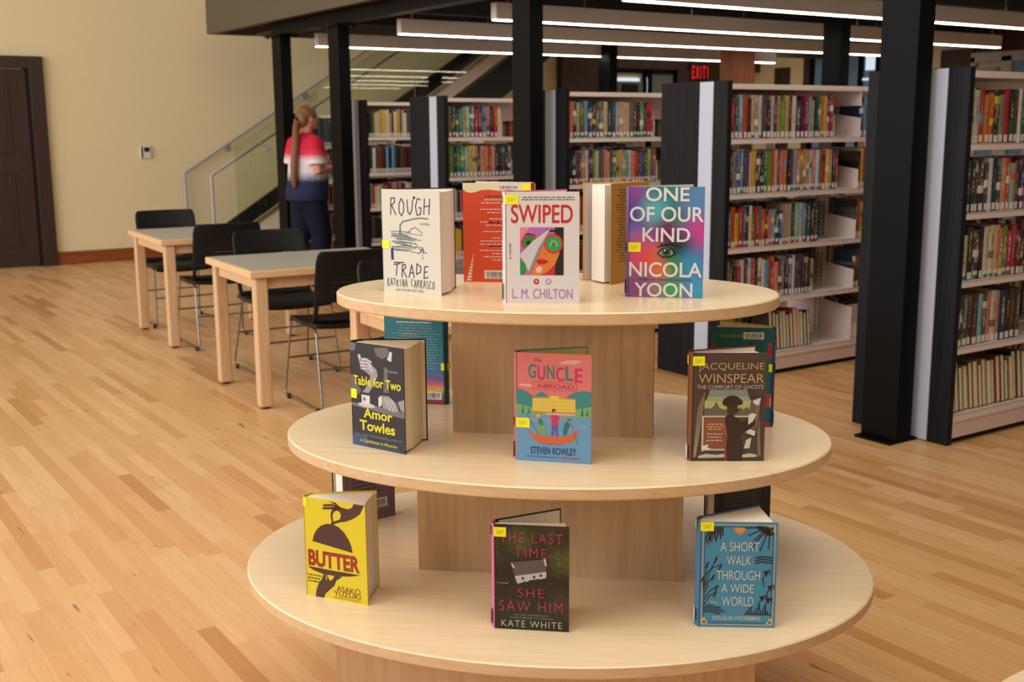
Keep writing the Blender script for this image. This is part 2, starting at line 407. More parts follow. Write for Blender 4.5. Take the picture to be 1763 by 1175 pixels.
# ------------------------------------------------------------------ lettering and flat print
def text_mesh(s, bold=0.0, space=1.0, shear=0.0):
    c = bpy.data.curves.new('lettering', 'FONT'); c.body = s; c.size = 1; c.resolution_u = 6
    c.offset = bold; c.space_character = space; c.shear = shear
    o = bpy.data.objects.new('lettering', c); COL.objects.link(o)
    dg = bpy.context.evaluated_depsgraph_get()
    me = bpy.data.meshes.new_from_object(o.evaluated_get(dg))
    COL.objects.unlink(o); bpy.data.objects.remove(o); bpy.data.curves.remove(c)
    vs = [tuple(v.co) for v in me.vertices]; fs = [tuple(p.vertices) for p in me.polygons]
    bpy.data.meshes.remove(me)
    x0 = min(v[0] for v in vs); x1 = max(v[0] for v in vs); y0 = min(v[1] for v in vs); y1 = max(v[1] for v in vs)
    return [((v[0]-x0)/(x1-x0), (v[1]-y0)/(y1-y0)) for v in vs], fs

class Face:
    """print on a flat cover: u to the right, v down, both 0..1; fn maps (u, v, lift) to the book's frame"""
    def __init__(s, fn, book): s.fn = fn; s.book = book; s.layer = 1
    def lift(s, l): return 0.00015+0.00006*l
    def text(s, txt, u0, v0, u1, v1, rgb, bold=0.0, layer=9, part='lettering', shear=0.0, slope=0.0, space=1.0, mb=None):
        vs, fs = text_mesh(txt, bold, space, shear)
        w = mb or MB()
        w.add([s.fn(u0+(u1-u0)*x, v1-(v1-v0)*y+slope*x, s.lift(layer)) for x, y in vs], fs)
        if mb is None: return w.build(part, flat(*rgb), s.book)
    def vtext(s, txt, u0, v0, u1, v1, rgb, bold=0.0, layer=9, part='lettering'):
        vs, fs = text_mesh(txt, bold)
        MB().add([s.fn(u0+(u1-u0)*(y), v0+(v1-v0)*x, s.lift(layer)) for x, y in [(x, y) for x, y in vs]], fs).build(part, flat(*rgb), s.book)
class Art:
    """several print shapes as one part"""
    def __init__(s, face): s.F = face; s.m = MB(); s.mats = []
    def mi(s, rgb):
        q = flat(*rgb) if isinstance(rgb, tuple) else rgb
        if q not in s.mats: s.mats.append(q)
        return s.mats.index(q)
    def poly(s, pts, rgb, layer):
        s.m.add([s.F.fn(min(max(u, 0), 1), min(max(v, 0), 1), s.F.lift(layer)) for u, v in pts], [tuple(range(len(pts)))], s.mi(rgb)); return s
    def rect(s, u0, v0, u1, v1, rgb, layer): return s.poly([(u0, v0), (u1, v0), (u1, v1), (u0, v1)], rgb, layer)
    def disc(s, cu, cv, ru, rv, rgb, layer, a0=0, a1=360, n=28):
        return s.poly([(cu+ru*cos(rad(a0+(a1-a0)*i/n)), cv+rv*sin(rad(a0+(a1-a0)*i/n))) for i in range(n+(0 if a1-a0 == 360 else 1))], rgb, layer)
    def stroke(s, pts, w, rgb, layer, asp=1.45):
        i0 = s.mi(rgb)
        for (a, b), (c, d) in zip(pts[:-1], pts[1:]):
            dx, dy = c-a, (d-b)*asp; L = math.hypot(dx, dy) or 1e-6
            nx, ny = -dy/L*w/2, dx/L*w/2/asp; ex, ey = dx/L*w*0.3, dy/L*w*0.3/asp
            s.m.add([s.F.fn(min(max(u, 0.012), 0.988), min(max(v, 0.008), 0.992), s.F.lift(layer)) for u, v in ((a-ex+nx, b-ey+ny), (c+ex+nx, d+ey+ny), (c+ex-nx, d+ey-ny), (a-ex-nx, b-ey-ny))], [(0, 1, 2, 3)], i0)
        return s
    def dashes(s, u0, v0, u1, v1, rows, rgb, layer, seed=1, align='l', fill=0.55, ragged=0.25):
        r = random.Random(seed); i0 = s.mi(rgb); h = (v1-v0)/rows
        for k in range(rows):
            a, b = u0, u1-(u1-u0)*ragged*r.random()
            if align == 'c': d = (u1-b)/2; a += d; b = u1-d
            if align == 'r': a = u0+(u1-b); b = u1
            u = a
            while u < b:
                w = min((0.02+0.05*r.random()), b-u)
                v = v0+h*k
                s.m.add([s.F.fn(p, q, s.F.lift(layer)) for p, q in ((u, v), (u+w, v), (u+w, v+h*fill), (u, v+h*fill))], [(0, 1, 2, 3)], i0)
                u += w+0.012
        return s
    def barcode(s, u0, v0, u1, v1, layer, seed=3, vertical=True):
        keep = s; s = Art(keep.F)
        s.rect(u0, v0, u1, v1, (240, 236, 228), layer)
        r = random.Random(seed); u = u0+(u1-u0)*0.07
        while u < u1-(u1-u0)*0.1:
            w = (u1-u0)*(0.012+0.03*r.random()); s.rect(u, v0+(v1-v0)*0.15, u+w, v0+(v1-v0)*0.75, (25, 22, 22), layer+1); u += w+(u1-u0)*(0.015+0.025*r.random())
        s.dashes(u0+(u1-u0)*0.1, v0+(v1-v0)*0.82, u1-(u1-u0)*0.1, v0+(v1-v0)*0.97, 1, (60, 56, 56), layer+1, seed)
        s.done('barcode_label')
        return keep
    def done(s, part='cover_illustration'):
        return s.m.build(part, s.mats, s.F.book)

def blob_mat(key, base, blobs, rough=0.35, grain=0.0, gscale=30):
    """printed colour clouds: base colour plus soft blobs (u, v, radius, rgb) in the cover's own generated coordinates"""
    k = NT(key, rough=rough, spec=0.4)
    x, y, z = k.sep(k.coord('Generated'))
    c = S(*[ink(q) for q in base])
    for u, v, r, rgb in blobs:
        dx = k.math('SUBTRACT', x, u); dz = k.math('MULTIPLY', k.math('SUBTRACT', z, 1-v), 1.4)
        d = k.math('SQRT', k.math('ADD', k.math('MULTIPLY', dx, dx), k.math('MULTIPLY', dz, dz)))
        f = k.ramp(k.math('DIVIDE', d, r), [(0.1, (1, 1, 1, 1)), (1.0, (0, 0, 0, 1))], 'EASE')
        c = k.mix(f, c, S(*[ink(q) for q in rgb]))
    if grain:
        n = k.noise(k.coord('Generated'), gscale, 4, 0.7)
        c = k.mix(k.ramp(n, [(0.4, (0, 0, 0, 1)), (0.7, (grain, grain, grain, 1))]), c, S(18, 20, 14))
    k.color(c)
    return k.m

# ------------------------------------------------------------------ display books
def display_book(P, ang, w, h, T, back_end, pages, cover, spine, inside, label, back_cover=None, mirror=False, page='page_edge', flap=0.0, group='books on the tiered display'):
    """standing hardcover; local x along the front board from the spine, y away from the viewer"""
    t = thing('hardcover_book', P, rad(ang), label, 'book', group)
    fx = (lambda x: w-x) if mirror else (lambda x: x)
    q = lambda pts: [(fx(x), y) for x, y in pts]
    th = 0.0026
    MB().prism(q([(0, 0), (w, 0), (w, th), (0, th)]), 0, h).build('front_cover', cover, t)
    bx, by = back_end; d = Vector((bx, by-T)); d.normalize(); nrm = Vector((-d.y, d.x))
    if nrm.y < 0: nrm = -nrm
    b0 = Vector((-0.003, T)); b1 = Vector((bx, by)); o = nrm*th
    m = MB(); m.prism(q([tuple(b0), tuple(b1), tuple(b1+o), tuple(b0+o)]), 0, h); m.build('back_cover', back_cover or spine, t)
    sp = [(0, 0.0)]
    for i in range(1, 6):
        a = pi*i/6; sp.append((-0.0065*sin(a)-0.001, 0.001+T*i/6))
    sp.append((-0.003, T+th))
    inner = [(x+th, y) for x, y in sp[::-1]]
    MB().prism(q(sp+inner), 0, h).build('spine', spine, t)
    for pg in pages:
        MB().prism(q(pg), 0.004, h-0.004).build('page_block', page, t)
    m = MB()  # endpapers: pale liners on the inside of both boards
    m.prism(q([(0.004, th), (w-0.004, th), (w-0.004, th+0.0004), (0.004, th+0.0004)]), 0.003, h-0.003)
    c0 = b0+d*0.01; c1 = b1-d*0.003; oo = -nrm*0.0004
    m.prism(q([tuple(c0), tuple(c1), tuple(c1+oo), tuple(c0+oo)]), 0.003, h-0.003)
    m.build('endpaper', inside, t)
    F = Face(lambda u, v, l: (u*w, -l, (1-v)*h), t)          # u runs left to right as seen
    if mirror: SP = lambda u, v, l: (w+0.0078+l*0.4, T*(1-u)*-1+T, (1-v)*h)
    else: SP = lambda u, v, l: (-0.0078-l*0.4, T*(1-u), (1-v)*h)
    return t, F, Face(SP, t)
def sticker(F, u0, v0, u1, v1, txt='DAY', spine=None, sv=None):
    a = Art(F); a.rect(u0, v0, u1, v1, MT('sticker_yellow'), 12)
    o = a.done('sticker'); o['label'] = 'yellow sticker'
    if txt:
        hh = v1-v0; F.text(txt, u0+(u1-u0)*0.22, v0+hh*0.28, u1-(u1-u0)*0.18, v1-hh*0.28, (176, 190, 30), layer=14, part='sticker_lettering')
    if spine: a = Art(spine); a.rect(0.15, v0, 0.8, v1, MT('sticker_yellow'), 1); a.done('sticker')
def spine_label(SF, v0=0.86, v1=0.98):
    a = Art(SF); a.rect(0.1, v0, 0.95, v1, MT('label_white'), 4); a.done('spine_label')

ZT, ZM, ZB = 1.072, 0.740, 0.424
G = 'hardcovers on the oval display'
def bk_swiped():
    wht = flat(232, 222, 218)
    t, F, SF = display_book((1.337, 2.017, ZT), -39.5, 0.157, 0.237, 0.021, (0.126, 0.103), [[(0, 0.003), (0.150, 0.004), (0.146, 0.016), (0, 0.018)]], wht, wht, 'page_edge', 'white book with red curved title SWIPED at the front of the top tier', flat(236, 120, 170))
    a = Art(F); a.dashes(0.19, 0.045, 0.93, 0.085, 2, (120, 110, 116), 3, 5, 'r', 0.5, 0.1)
    u0, v0, u1, v1 = 0.20, 0.315, 0.79, 0.745
    X = lambda u, v: (u0+(u1-u0)*u, v0+(v1-v0)*v)
    P = lambda pts, c, l: a.poly([X(*p) for p in pts], c, l)
    P([(0, 0), (1, 0), (1, 1), (0, 1)], (186, 108, 186), 2)
    P([(0, 0), (0.22, 0), (0.05, 0.22), (0, 0.3)], (238, 138, 150), 3)
    P([(0.80, 0.0), (1, 0), (1, 1), (0.80, 1)], (44, 34, 36), 3)
    P([(0.60, 0.25), (0.90, 0.3), (0.90, 0.55), (0.80, 0.78), (0.62, 0.93), (0.45, 1), (0.22, 1), (0.35, 0.6)], (230, 128, 52), 4)
    P([(0.46, 1), (0.62, 0.94), (0.80, 0.78), (0.80, 1)], (214, 40, 40), 4)
    P([(0.36, 0.86), (0.46, 0.80), (0.52, 0.86), (0.48, 0.95), (0.38, 0.95)], (246, 190, 196), 5)
    P([(0.36, 0.70), (0.46, 0.655), (0.56, 0.67), (0.66, 0.71), (0.56, 0.77), (0.42, 0.78)], (206, 40, 44), 5)
    P([(0.40, 0.715), (0.62, 0.705), (0.62, 0.715), (0.40, 0.728)], (120, 20, 24), 6)
    P([(0, 0.66), (0.13, 0.78), (0.13, 0.95), (0.06, 1), (0, 1)], (40, 150, 70), 4)
    cx, cy = X(0.22, 0.32); a.disc(cx, cy, 0.115, 0.078, (220, 44, 50), 5); a.disc(cx, cy, 0.088, 0.060, (32, 140, 66), 6); a.disc(cx-0.01, cy+0.004, 0.035, 0.024, (20, 50, 30), 7)
    cx, cy = X(0.77, 0.345); a.disc(cx, cy, 0.127, 0.088, (220, 44, 50), 6); a.disc(cx, cy, 0.102, 0.068, (44, 168, 84), 7)
    a.stroke([(cx-0.05, cy+0.02), (cx-0.02, cy-0.03), (cx+0.03, cy-0.02), (cx+0.05, cy+0.02)], 0.014, (150, 214, 160), 8); a.disc(cx+0.0, cy+0.004, 0.02, 0.014, (210, 50, 50), 8)
    P([(0.06, 0.15), (0.2, 0.125), (0.4, 0.17), (0.2, 0.155)], (40, 26, 40), 8); P([(0.6, 0.04), (0.98, 0.07), (0.96, 0.11), (0.68, 0.09)], (40, 26, 40), 8)
    P([(0.56, 0.54), (0.6, 0.54), (0.58, 0.56)], (60, 30, 20), 8)
    P([(0.70, 0.02), (0.50, 0.45), (0.22, 1.0), (0.13, 0.78), (0.0, 0.60), (0.0, 0.56), (0.30, 0.28)], (214, 208, 206), 9)
    P([(0.70, 0.02), (0.50, 0.45), (0.22, 1.0), (0.19, 0.93), (0.42, 0.44)], (150, 140, 142), 10)
    a.done(); a = Art(F)
    a.disc(0.42, 0.803, 0.038, 0.026, (200, 36, 44), 3); a.poly([(0.402, 0.798), (0.411, 0.792), (0.42, 0.797), (0.429, 0.792), (0.438, 0.798), (0.42, 0.815)], (240, 226, 222), 4)
    a.disc(0.585, 0.803, 0.038, 0.026, (190, 130, 196), 3); a.disc(0.585, 0.803, 0.022, 0.015, (232, 214, 226), 4)
    a.done('heart_icons')
    F.text('SWIPED', 0.08, 0.113, 0.91, 0.278, (208, 40, 42), 0.008, part='title'); F.text('L. M. CHILTON', 0.09, 0.868, 0.91, 0.957, (190, 128, 200), 0.0, part='author_name')
    F.vtext('a novel', 0.078, 0.60, 0.045, 0.46, (70, 60, 66), part='subtitle')
    SF.vtext('SWIPED', 0.3, 0.14, 0.75, 0.42, (236, 120, 170), 0.02, part='spine_title')
    sticker(F, 0.0, 0.027, 0.18, 0.11, 'DAY', SF)
    a = Art(SF); a.rect(0.1, 0.82, 0.95, 0.97, (214, 210, 224), 4); a.done('spine_label')
def bk_kind():
    cov = blob_mat('kind_cover', (120, 90, 160), [(0.1, 0.05, 0.35, (140, 70, 150)), (0.5, 0.08, 0.45, (40, 130, 130)), (0.95, 0.1, 0.45, (90, 140, 190)), (0.05, 0.25, 0.3, (90, 70, 160)), (0.35, 0.22, 0.3, (90, 180, 190)), (0.6, 0.28, 0.22, (30, 130, 100)),
        (0.95, 0.40, 0.32, (200, 70, 150)), (0.5, 0.43, 0.30, (130, 30, 90)), (0.1, 0.46, 0.3, (120, 110, 190)), (0.15, 0.62, 0.42, (230, 80, 110)), (0.33, 0.66, 0.22, (235, 90, 50)), (0.42, 0.58, 0.2, (225, 110, 90)),
        (0.65, 0.56, 0.34, (30, 50, 50)), (0.52, 0.58, 0.14, (60, 90, 70)), (0.85, 0.72, 0.36, (50, 150, 200)), (0.60, 0.72, 0.22, (60, 150, 60)), (0.42, 0.76, 0.20, (230, 120, 50)), (0.10, 0.9, 0.3, (150, 80, 130)), (0.38, 0.92, 0.2, (170, 120, 120)), (0.6, 0.93, 0.26, (60, 170, 80)), (0.95, 0.92, 0.3, (60, 160, 200))])
    t, F, SF = display_book((1.604, 1.931, ZT), -45.5, 0.163, 0.242, 0.025, (0.133, 0.115), [[(0, 0.003), (0.155, 0.004), (0.15, 0.02), (0, 0.022)]], cov, flat(126, 92, 160), 'page_edge', 'rainbow-coloured book with a large eye and white title ONE OF OUR KIND', flat(190, 210, 206))
    wh = (238, 232, 230)
    a = Art(F)
    a.poly([(0.38, 0.60), (0.44, 0.555), (0.52, 0.535), (0.60, 0.555), (0.64, 0.60), (0.56, 0.635), (0.46, 0.635)], (24, 34, 32), 2)
    a.poly([(0.405, 0.60), (0.45, 0.565), (0.52, 0.55), (0.585, 0.57), (0.60, 0.60), (0.54, 0.62), (0.47, 0.622)], (150, 170, 120), 3)
    a.disc(0.508, 0.582, 0.062, 0.042, (60, 84, 72), 4); a.disc(0.508, 0.582, 0.03, 0.02, (12, 18, 18), 5); a.disc(0.488, 0.57, 0.012, 0.008, (230, 236, 230), 6)
    a.poly([(0.36, 0.55), (0.44, 0.515), (0.56, 0.505), (0.74, 0.54), (0.56, 0.525), (0.44, 0.535)], (20, 26, 28), 2)
    a.done()
    for s, u0, v0, u1, v1, pn in (('ONE', 0.225, 0.004, 0.80, 0.13, 'title'), ('OF OUR', 0.015, 0.177, 0.995, 0.312, 'title'), ('KIND', 0.185, 0.366, 0.82, 0.492, 'title'), ('NICOLA', 0.012, 0.676, 0.985, 0.812, 'author_name'), ('YOON', 0.085, 0.864, 0.865, 0.994, 'author_name')):
        F.text(s, u0, v0, u1, v1, wh, 0.014, part=pn)
    F.text('A NOVEL', 0.45, 0.336, 0.575, 0.348, (60, 30, 60), 0.0, part='subtitle'); F.text('#1 NEW YORK TIMES BESTSELLING AUTHOR', 0.15, 0.828, 0.84, 0.846, (50, 60, 60), 0.0, part='tagline')
    sticker(F, 0.0, 0.50, 0.165, 0.586, 'DAY', SF); spine_label(SF, 0.84, 0.97)
STROKES = {'R': [[(0.1, 1), (0.2, 0)], [(0.2, 0.05), (0.7, 0.0), (0.75, 0.25), (0.2, 0.48)], [(0.3, 0.46), (0.9, 1)]], 'O': [[(0.5, 0), (0.15, 0.3), (0.15, 0.8), (0.5, 1), (0.85, 0.7), (0.85, 0.25), (0.5, 0)]], 'U': [[(0.1, 0), (0.2, 0.8), (0.5, 1), (0.8, 0.7), (0.95, 0)]],
    'G': [[(0.85, 0.12), (0.4, 0.05), (0.1, 0.5), (0.3, 0.95), (0.8, 0.9), (0.9, 0.55), (0.55, 0.55)]], 'H': [[(0.2, 0), (0.05, 1)], [(0.95, 0), (0.8, 1)], [(0.1, 0.5), (0.9, 0.45)]], 'T': [[(0, 0.1), (1, 0.0)], [(0.55, 0.05), (0.35, 1)]], 'A': [[(0.05, 1), (0.55, 0), (0.95, 1)], [(0.25, 0.65), (0.85, 0.6)]],
    'D': [[(0.2, 0.05), (0.1, 1)], [(0.15, 0.05), (0.85, 0.3), (0.8, 0.75), (0.1, 1)]], 'E': [[(0.85, 0), (0.25, 0.05), (0.1, 1), (0.8, 0.92)], [(0.2, 0.5), (0.7, 0.45)]], 'K': [[(0.2, 0), (0.1, 1)], [(0.85, 0), (0.2, 0.5), (0.9, 1)]], 'I': [[(0.5, 0), (0.45, 1)]], 'N': [[(0.1, 1), (0.2, 0), (0.8, 1), (0.9, 0)]],
    'C': [[(0.9, 0.1), (0.4, 0.0), (0.1, 0.5), (0.3, 1), (0.85, 0.9)]], 'S': [[(0.85, 0.1), (0.4, 0), (0.15, 0.3), (0.75, 0.6), (0.7, 0.95), (0.1, 1)]], ' ': []}
def hand_text(a, txt, u0, v0, u1, v1, w, rgb, layer, seed=2):
    r = random.Random(seed); n = len(txt); cw = (u1-u0)/n
    for i, ch in enumerate(txt):
        j = (r.random()-0.5)*0.25*(v1-v0); sc = 0.85+0.3*r.random()
        for st in STROKES[ch]:
            a.stroke([(u0+cw*(i+0.06+0.80*x), v0+j+(v1-v0)*sc*y-0.008*i*0) for x, y in st], w, rgb, layer)
def bk_rough():
    cr = flat(226, 218, 200)
    t, F, SF = display_book((1.208, 2.332, ZT), -66.3, 0.164, 0.235, 0.033, (0.111, 0.132), [[(0.002, 0.004), (0.158, 0.004), (0.148, 0.062), (0.002, 0.030)], [(0.003, 0.031), (0.141, 0.072), (0.112, 0.127), (-0.001, 0.034)]], cr, flat(40, 44, 60), 'page_edge', 'cream book with scrawled blue title ROUGH TRADE at the left of the top tier', flat(40, 44, 60))
    nv = (44, 44, 92); gr = (112, 128, 116)
    a = Art(F)
    hand_text(a, 'ROUGH', 0.14, 0.09, 0.86, 0.25, 0.015, nv, 5, 3); hand_text(a, 'TRADE', 0.19, 0.71, 0.82, 0.82, 0.015, nv, 5, 5); a.done('title'); a = Art(F); hand_text(a, 'KATRINA CARRASCO', 0.07, 0.865, 0.90, 0.935, 0.010, (90, 86, 98), 5, 8)
    a.done('author_name')
    a = Art(F)
    a.disc(0.57, 0.075, 0.022, 0.015, nv, 4)
    a.stroke([(0.31, 0.42), (0.32, 0.34), (0.37, 0.305), (0.47, 0.29), (0.56, 0.275), (0.66, 0.265), (0.80, 0.27)], 0.02, gr, 4)
    r = random.Random(4)
    for i in range(20):
        v = 0.40+0.012*i*0.8+0.01*r.random(); u = 0.14+0.2*r.random(); L = 0.25+0.2*r.random()
        a.stroke([(u, v), (u+L*0.5, v+0.008*(r.random()-0.4)), (u+L, v+0.02*r.random())], 0.008+0.006*r.random(), gr if i % 3 else (88, 110, 118), 4)
    a.stroke([(0.45, 0.41), (0.52, 0.37), (0.58, 0.355), (0.64, 0.38), (0.70, 0.41)], 0.012, gr, 5)
    for u, v, v2 in ((0.40, 0.50, 0.56), (0.50, 0.50, 0.55), (0.33, 0.36, 0.43), (0.70, 0.60, 0.66)): a.stroke([(u, v), (u-0.004, v2)], 0.008, (110, 116, 116), 4)
    a.stroke([(0.58, 0.52), (0.63, 0.55), (0.68, 0.575)], 0.010, gr, 4)
    a.stroke([(0.62, 0.60), (0.68, 0.585), (0.77, 0.595)], 0.010, (90, 92, 124), 5); a.stroke([(0.66, 0.575), (0.70, 0.555), (0.72, 0.59)], 0.018, (70, 72, 110), 5)
    a.stroke([(0.17, 0.59), (0.175, 0.67)], 0.045, nv, 5); a.disc(0.175, 0.573, 0.022, 0.014, nv, 5); a.stroke([(0.20, 0.575), (0.26, 0.545), (0.36, 0.54)], 0.008, (120, 120, 150), 5)
    a.stroke([(0.2, 0.705), (0.37, 0.70)], 0.016, nv, 5)
    a.done()
    F.text('A NOVEL', 0.66, 0.31, 0.83, 0.33, (100, 104, 130), part='subtitle'); F.text('author of THE BEST BAD THINGS', 0.22, 0.955, 0.70, 0.978, (110, 104, 104), part='tagline')
    sticker(F, 0.0, 0.495, 0.13, 0.57, '', SF)
def bk_table():
    dk = flat(50, 45, 50)
    t, F, SF = display_book((1.09, 2.275, ZM), -69.2, 0.156, 0.236, 0.033, (0.122, 0.118), [[(0.002, 0.004), (0.150, 0.004), (0.143, 0.040), (0.113, 0.112), (-0.002, 0.032)]], dk, flat(30, 28, 34), 'page_cream', 'dark photo book with yellow title Table for Two on the middle tier', flat(26, 25, 30), page='page_cream')
    g1, g2, g3 = (206, 200, 200), (164, 158, 158), (112, 106, 108)
    a = Art(F)
    a.poly([(0, 0.585), (0.5, 0.585), (1, 0.60), (1, 0.66), (0.5, 0.64), (0, 0.615)], (120, 114, 118), 2)
    a.poly([(0, 0.90), (0.3, 0.89), (0.30, 1), (0, 1)], (62, 84, 120), 2); a.poly([(0.3, 0.92), (0.9, 0.94), (0.9, 1), (0.3, 1)], (62, 64, 78), 2)
    a.poly([(0, 0), (0.12, 0.01), (0.10, 0.07), (0.03, 0.09), (0, 0.08)], (112, 112, 124), 2)
    # raised hand and forearm
    a.poly([(0.16, 0.115), (0.205, 0.12), (0.215, 0.165), (0.29, 0.155), (0.40, 0.19), (0.50, 0.235), (0.52, 0.29), (0.47, 0.35), (0.40, 0.42), (0.34, 0.47), (0.22, 0.47), (0.35, 0.38), (0.38, 0.30), (0.26, 0.26), (0.2, 0.25), (0.19, 0.215)], g2, 3)
    for k, (u, v) in enumerate(((0.20, 0.155), (0.20, 0.185), (0.205, 0.215), (0.23, 0.24))): a.stroke([(u, v), (u+0.11, v-0.008), (u+0.2, v+0.016)], 0.032, g1, 4); a.stroke([(u, v+0.015), (u+0.14, v+0.012)], 0.008, g3, 5)
    a.stroke([(0.175, 0.12), (0.2, 0.165)], 0.05, g1, 4)
    a.poly([(0.0, 0.30), (0.08, 0.36), (0.2, 0.46), (0.1, 0.52), (0.0, 0.50)], g3, 2)
    # chin, collar, tie
    a.poly([(0.46, 0.03), (0.70, 0.01), (0.76, 0.05), (0.70, 0.10), (0.60, 0.125), (0.50, 0.10)], g3, 2); a.poly([(0.76, 0.045), (0.80, 0.05), (0.78, 0.14), (0.70, 0.125)], (222, 218, 216), 3)
    a.poly([(0.64, 0.20), (0.70, 0.20), (0.72, 0.44), (0.62, 0.44)], g3, 2)
    # cup and saucer
    a.poly([(0.20, 0.495), (0.36, 0.495), (0.355, 0.58), (0.20, 0.575)], (226, 224, 222), 4); a.disc(0.255, 0.535, 0.024, 0.02, (120, 116, 116), 5); a.disc(0.29, 0.592, 0.165, 0.022, (208, 204, 202), 3)
    # folded hands
    a.poly([(0.52, 0.50), (0.57, 0.475), (0.60, 0.475), (0.58, 0.57), (0.52, 0.59)], (226, 222, 220), 4)
    a.poly([(0.58, 0.475), (0.72, 0.47), (0.86, 0.53), (0.90, 0.60), (0.80, 0.615), (0.60, 0.59)], g2, 4); a.poly([(0.88, 0.51), (1, 0.48), (1, 0.60), (0.93, 0.585)], g2, 4)
    for u in (0.66, 0.72, 0.78, 0.83): a.stroke([(u, 0.53), (u+0.05, 0.605)], 0.010, g3, 5)
    for u in (0.64, 0.70, 0.76): a.stroke([(u, 0.50), (u+0.09, 0.60)], 0.02, g1, 5)
    a.done()
    ye = (234, 222, 40)
    F.text('Table for Two', 0.05, 0.315, 0.945, 0.405, ye, 0.024, part='title'); F.text('fictions', 0.68, 0.215, 0.89, 0.245, (176, 170, 176), shear=0.3, part='subtitle')
    F.text('Amor', 0.23, 0.62, 0.775, 0.715, ye, 0.026, part='author_name'); F.text('Towles', 0.15, 0.74, 0.82, 0.84, ye, 0.026, part='author_name')
    F.text('New York Times bestselling author of', 0.05, 0.868, 0.94, 0.905, (140, 140, 156), shear=0.2, part='tagline'); F.text('A Gentleman in Moscow', 0.15, 0.925, 0.85, 0.958, (206, 196, 60), 0.02, part='tagline')
    sticker(F, 0.0, 0.45, 0.11, 0.54, '', SF)
def bk_guncle():
    cv = flat(228, 124, 116)
    t, F, SF = display_book((1.321, 1.956, ZM), -47.2, 0.162, 0.236, 0.024, (0.138, 0.093), [[(0, 0.003), (0.154, 0.004), (0.148, 0.024), (0, 0.022)]], cv, flat(206, 112, 120), flat(206, 190, 100), 'pink and blue illustrated book The Guncle Abroad, centre of the middle tier', flat(90, 150, 150))
    a = Art(F); R = a.rect; P = a.poly
    wv = 0.56
    R(0, wv, 1, 1, (112, 160, 200), 2)
    P([(0, 0.34), (0.06, 0.335), (0.14, 0.355), (0.21, 0.39), (0.24, 0.40), (0.30, 0.365), (0.345, 0.352), (0.40, 0.375), (0.44, 0.40), (0.66, 0.40), (0.72, 0.365), (0.80, 0.34), (0.88, 0.328), (1, 0.335), (1, wv), (0, wv)], (64, 142, 138), 2)
    P([(0, 0.47), (0.22, 0.50), (0.5, 0.49), (0.78, 0.50), (1, 0.47), (1, wv+0.02), (0, wv)], (128, 176, 110), 3)
    for u, hgt in ((0.09, 0.10), (0.17, 0.07), (0.88, 0.11), (0.945, 0.07)): P([(u-0.02, wv), (u, wv-hgt), (u+0.02, wv)], (56, 132, 84), 4)
    P([(0.22, 0.405), (0.45, 0.398), (0.46, 0.385), (0.57, 0.385), (0.58, 0.398), (0.79, 0.405), (0.79, 0.535), (0.22, 0.535)], (236, 206, 84), 5)
    R(0.22, 0.403, 0.45, 0.413, (226, 130, 74), 6); R(0.57, 0.403, 0.79, 0.413, (226, 130, 74), 6); R(0.22, 0.53, 0.79, 0.545, (226, 130, 74), 6); R(0.40, 0.545, 0.79, 0.56, (200, 196, 190), 5)
    for r_ in range(3):
        for i in range(14): R(0.245+i*0.0385, 0.43+r_*0.033, 0.258+i*0.0385, 0.448+r_*0.033, (214, 178, 70), 6)
    # boat
    pts = [(0.14, 0.70), (0.19, 0.72), (0.24, 0.745), (0.40, 0.76), (0.60, 0.757), (0.74, 0.735), (0.80, 0.70), (0.855, 0.69), (0.80, 0.75), (0.76, 0.80), (0.66, 0.82), (0.5, 0.828), (0.36, 0.826), (0.27, 0.815), (0.21, 0.77)]
    P(pts, (222, 104, 62), 5); P([(0.27, 0.815), (0.36, 0.826), (0.66, 0.82), (0.6, 0.84), (0.38, 0.842)], (150, 120, 140), 4)
    sk = (226, 150, 112)
    # three figures, plain print shapes
    P([(0.47, 0.755), (0.475, 0.65), (0.56, 0.65), (0.565, 0.755), (0.53, 0.755), (0.518, 0.68), (0.505, 0.755)], (104, 98, 158), 6)
    P([(0.45, 0.59), (0.48, 0.56), (0.55, 0.56), (0.59, 0.59), (0.56, 0.60), (0.555, 0.655), (0.475, 0.655), (0.475, 0.60)], (222, 52, 104), 7)
    a.disc(0.51, 0.53, 0.025, 0.02, sk, 7); P([(0.475, 0.52), (0.49, 0.505), (0.525, 0.505), (0.53, 0.52), (0.50, 0.53), (0.49, 0.545)], (120, 50, 30), 8); a.stroke([(0.58, 0.595), (0.62, 0.59), (0.66, 0.56)], 0.018, sk, 7); a.stroke([(0.46, 0.595), (0.42, 0.63)], 0.018, sk, 7)
    P([(0.29, 0.61), (0.32, 0.59), (0.36, 0.62), (0.36, 0.66), (0.31, 0.66)], (70, 140, 70), 6); P([(0.315, 0.66), (0.36, 0.66), (0.41, 0.745), (0.375, 0.75), (0.345, 0.70), (0.335, 0.75), (0.31, 0.745)], (122, 178, 62), 6); a.disc(0.295, 0.585, 0.022, 0.016, sk, 6); a.disc(0.30, 0.573, 0.024, 0.010, (226, 200, 96), 7); a.stroke([(0.29, 0.615), (0.2, 0.61)], 0.016, sk, 6); a.stroke([(0.14, 0.56), (0.30, 0.75)], 0.006, (110, 70, 70), 7)
    P([(0.65, 0.63), (0.70, 0.61), (0.72, 0.66), (0.69, 0.69), (0.67, 0.745), (0.625, 0.74), (0.63, 0.68)], (50, 120, 120), 6); a.disc(0.71, 0.615, 0.022, 0.016, sk, 6); a.disc(0.71, 0.60, 0.03, 0.011, (60, 140, 90), 7); a.stroke([(0.70, 0.66), (0.76, 0.69)], 0.016, sk, 6); a.stroke([(0.73, 0.63), (0.82, 0.82)], 0.006, (110, 70, 70), 7)
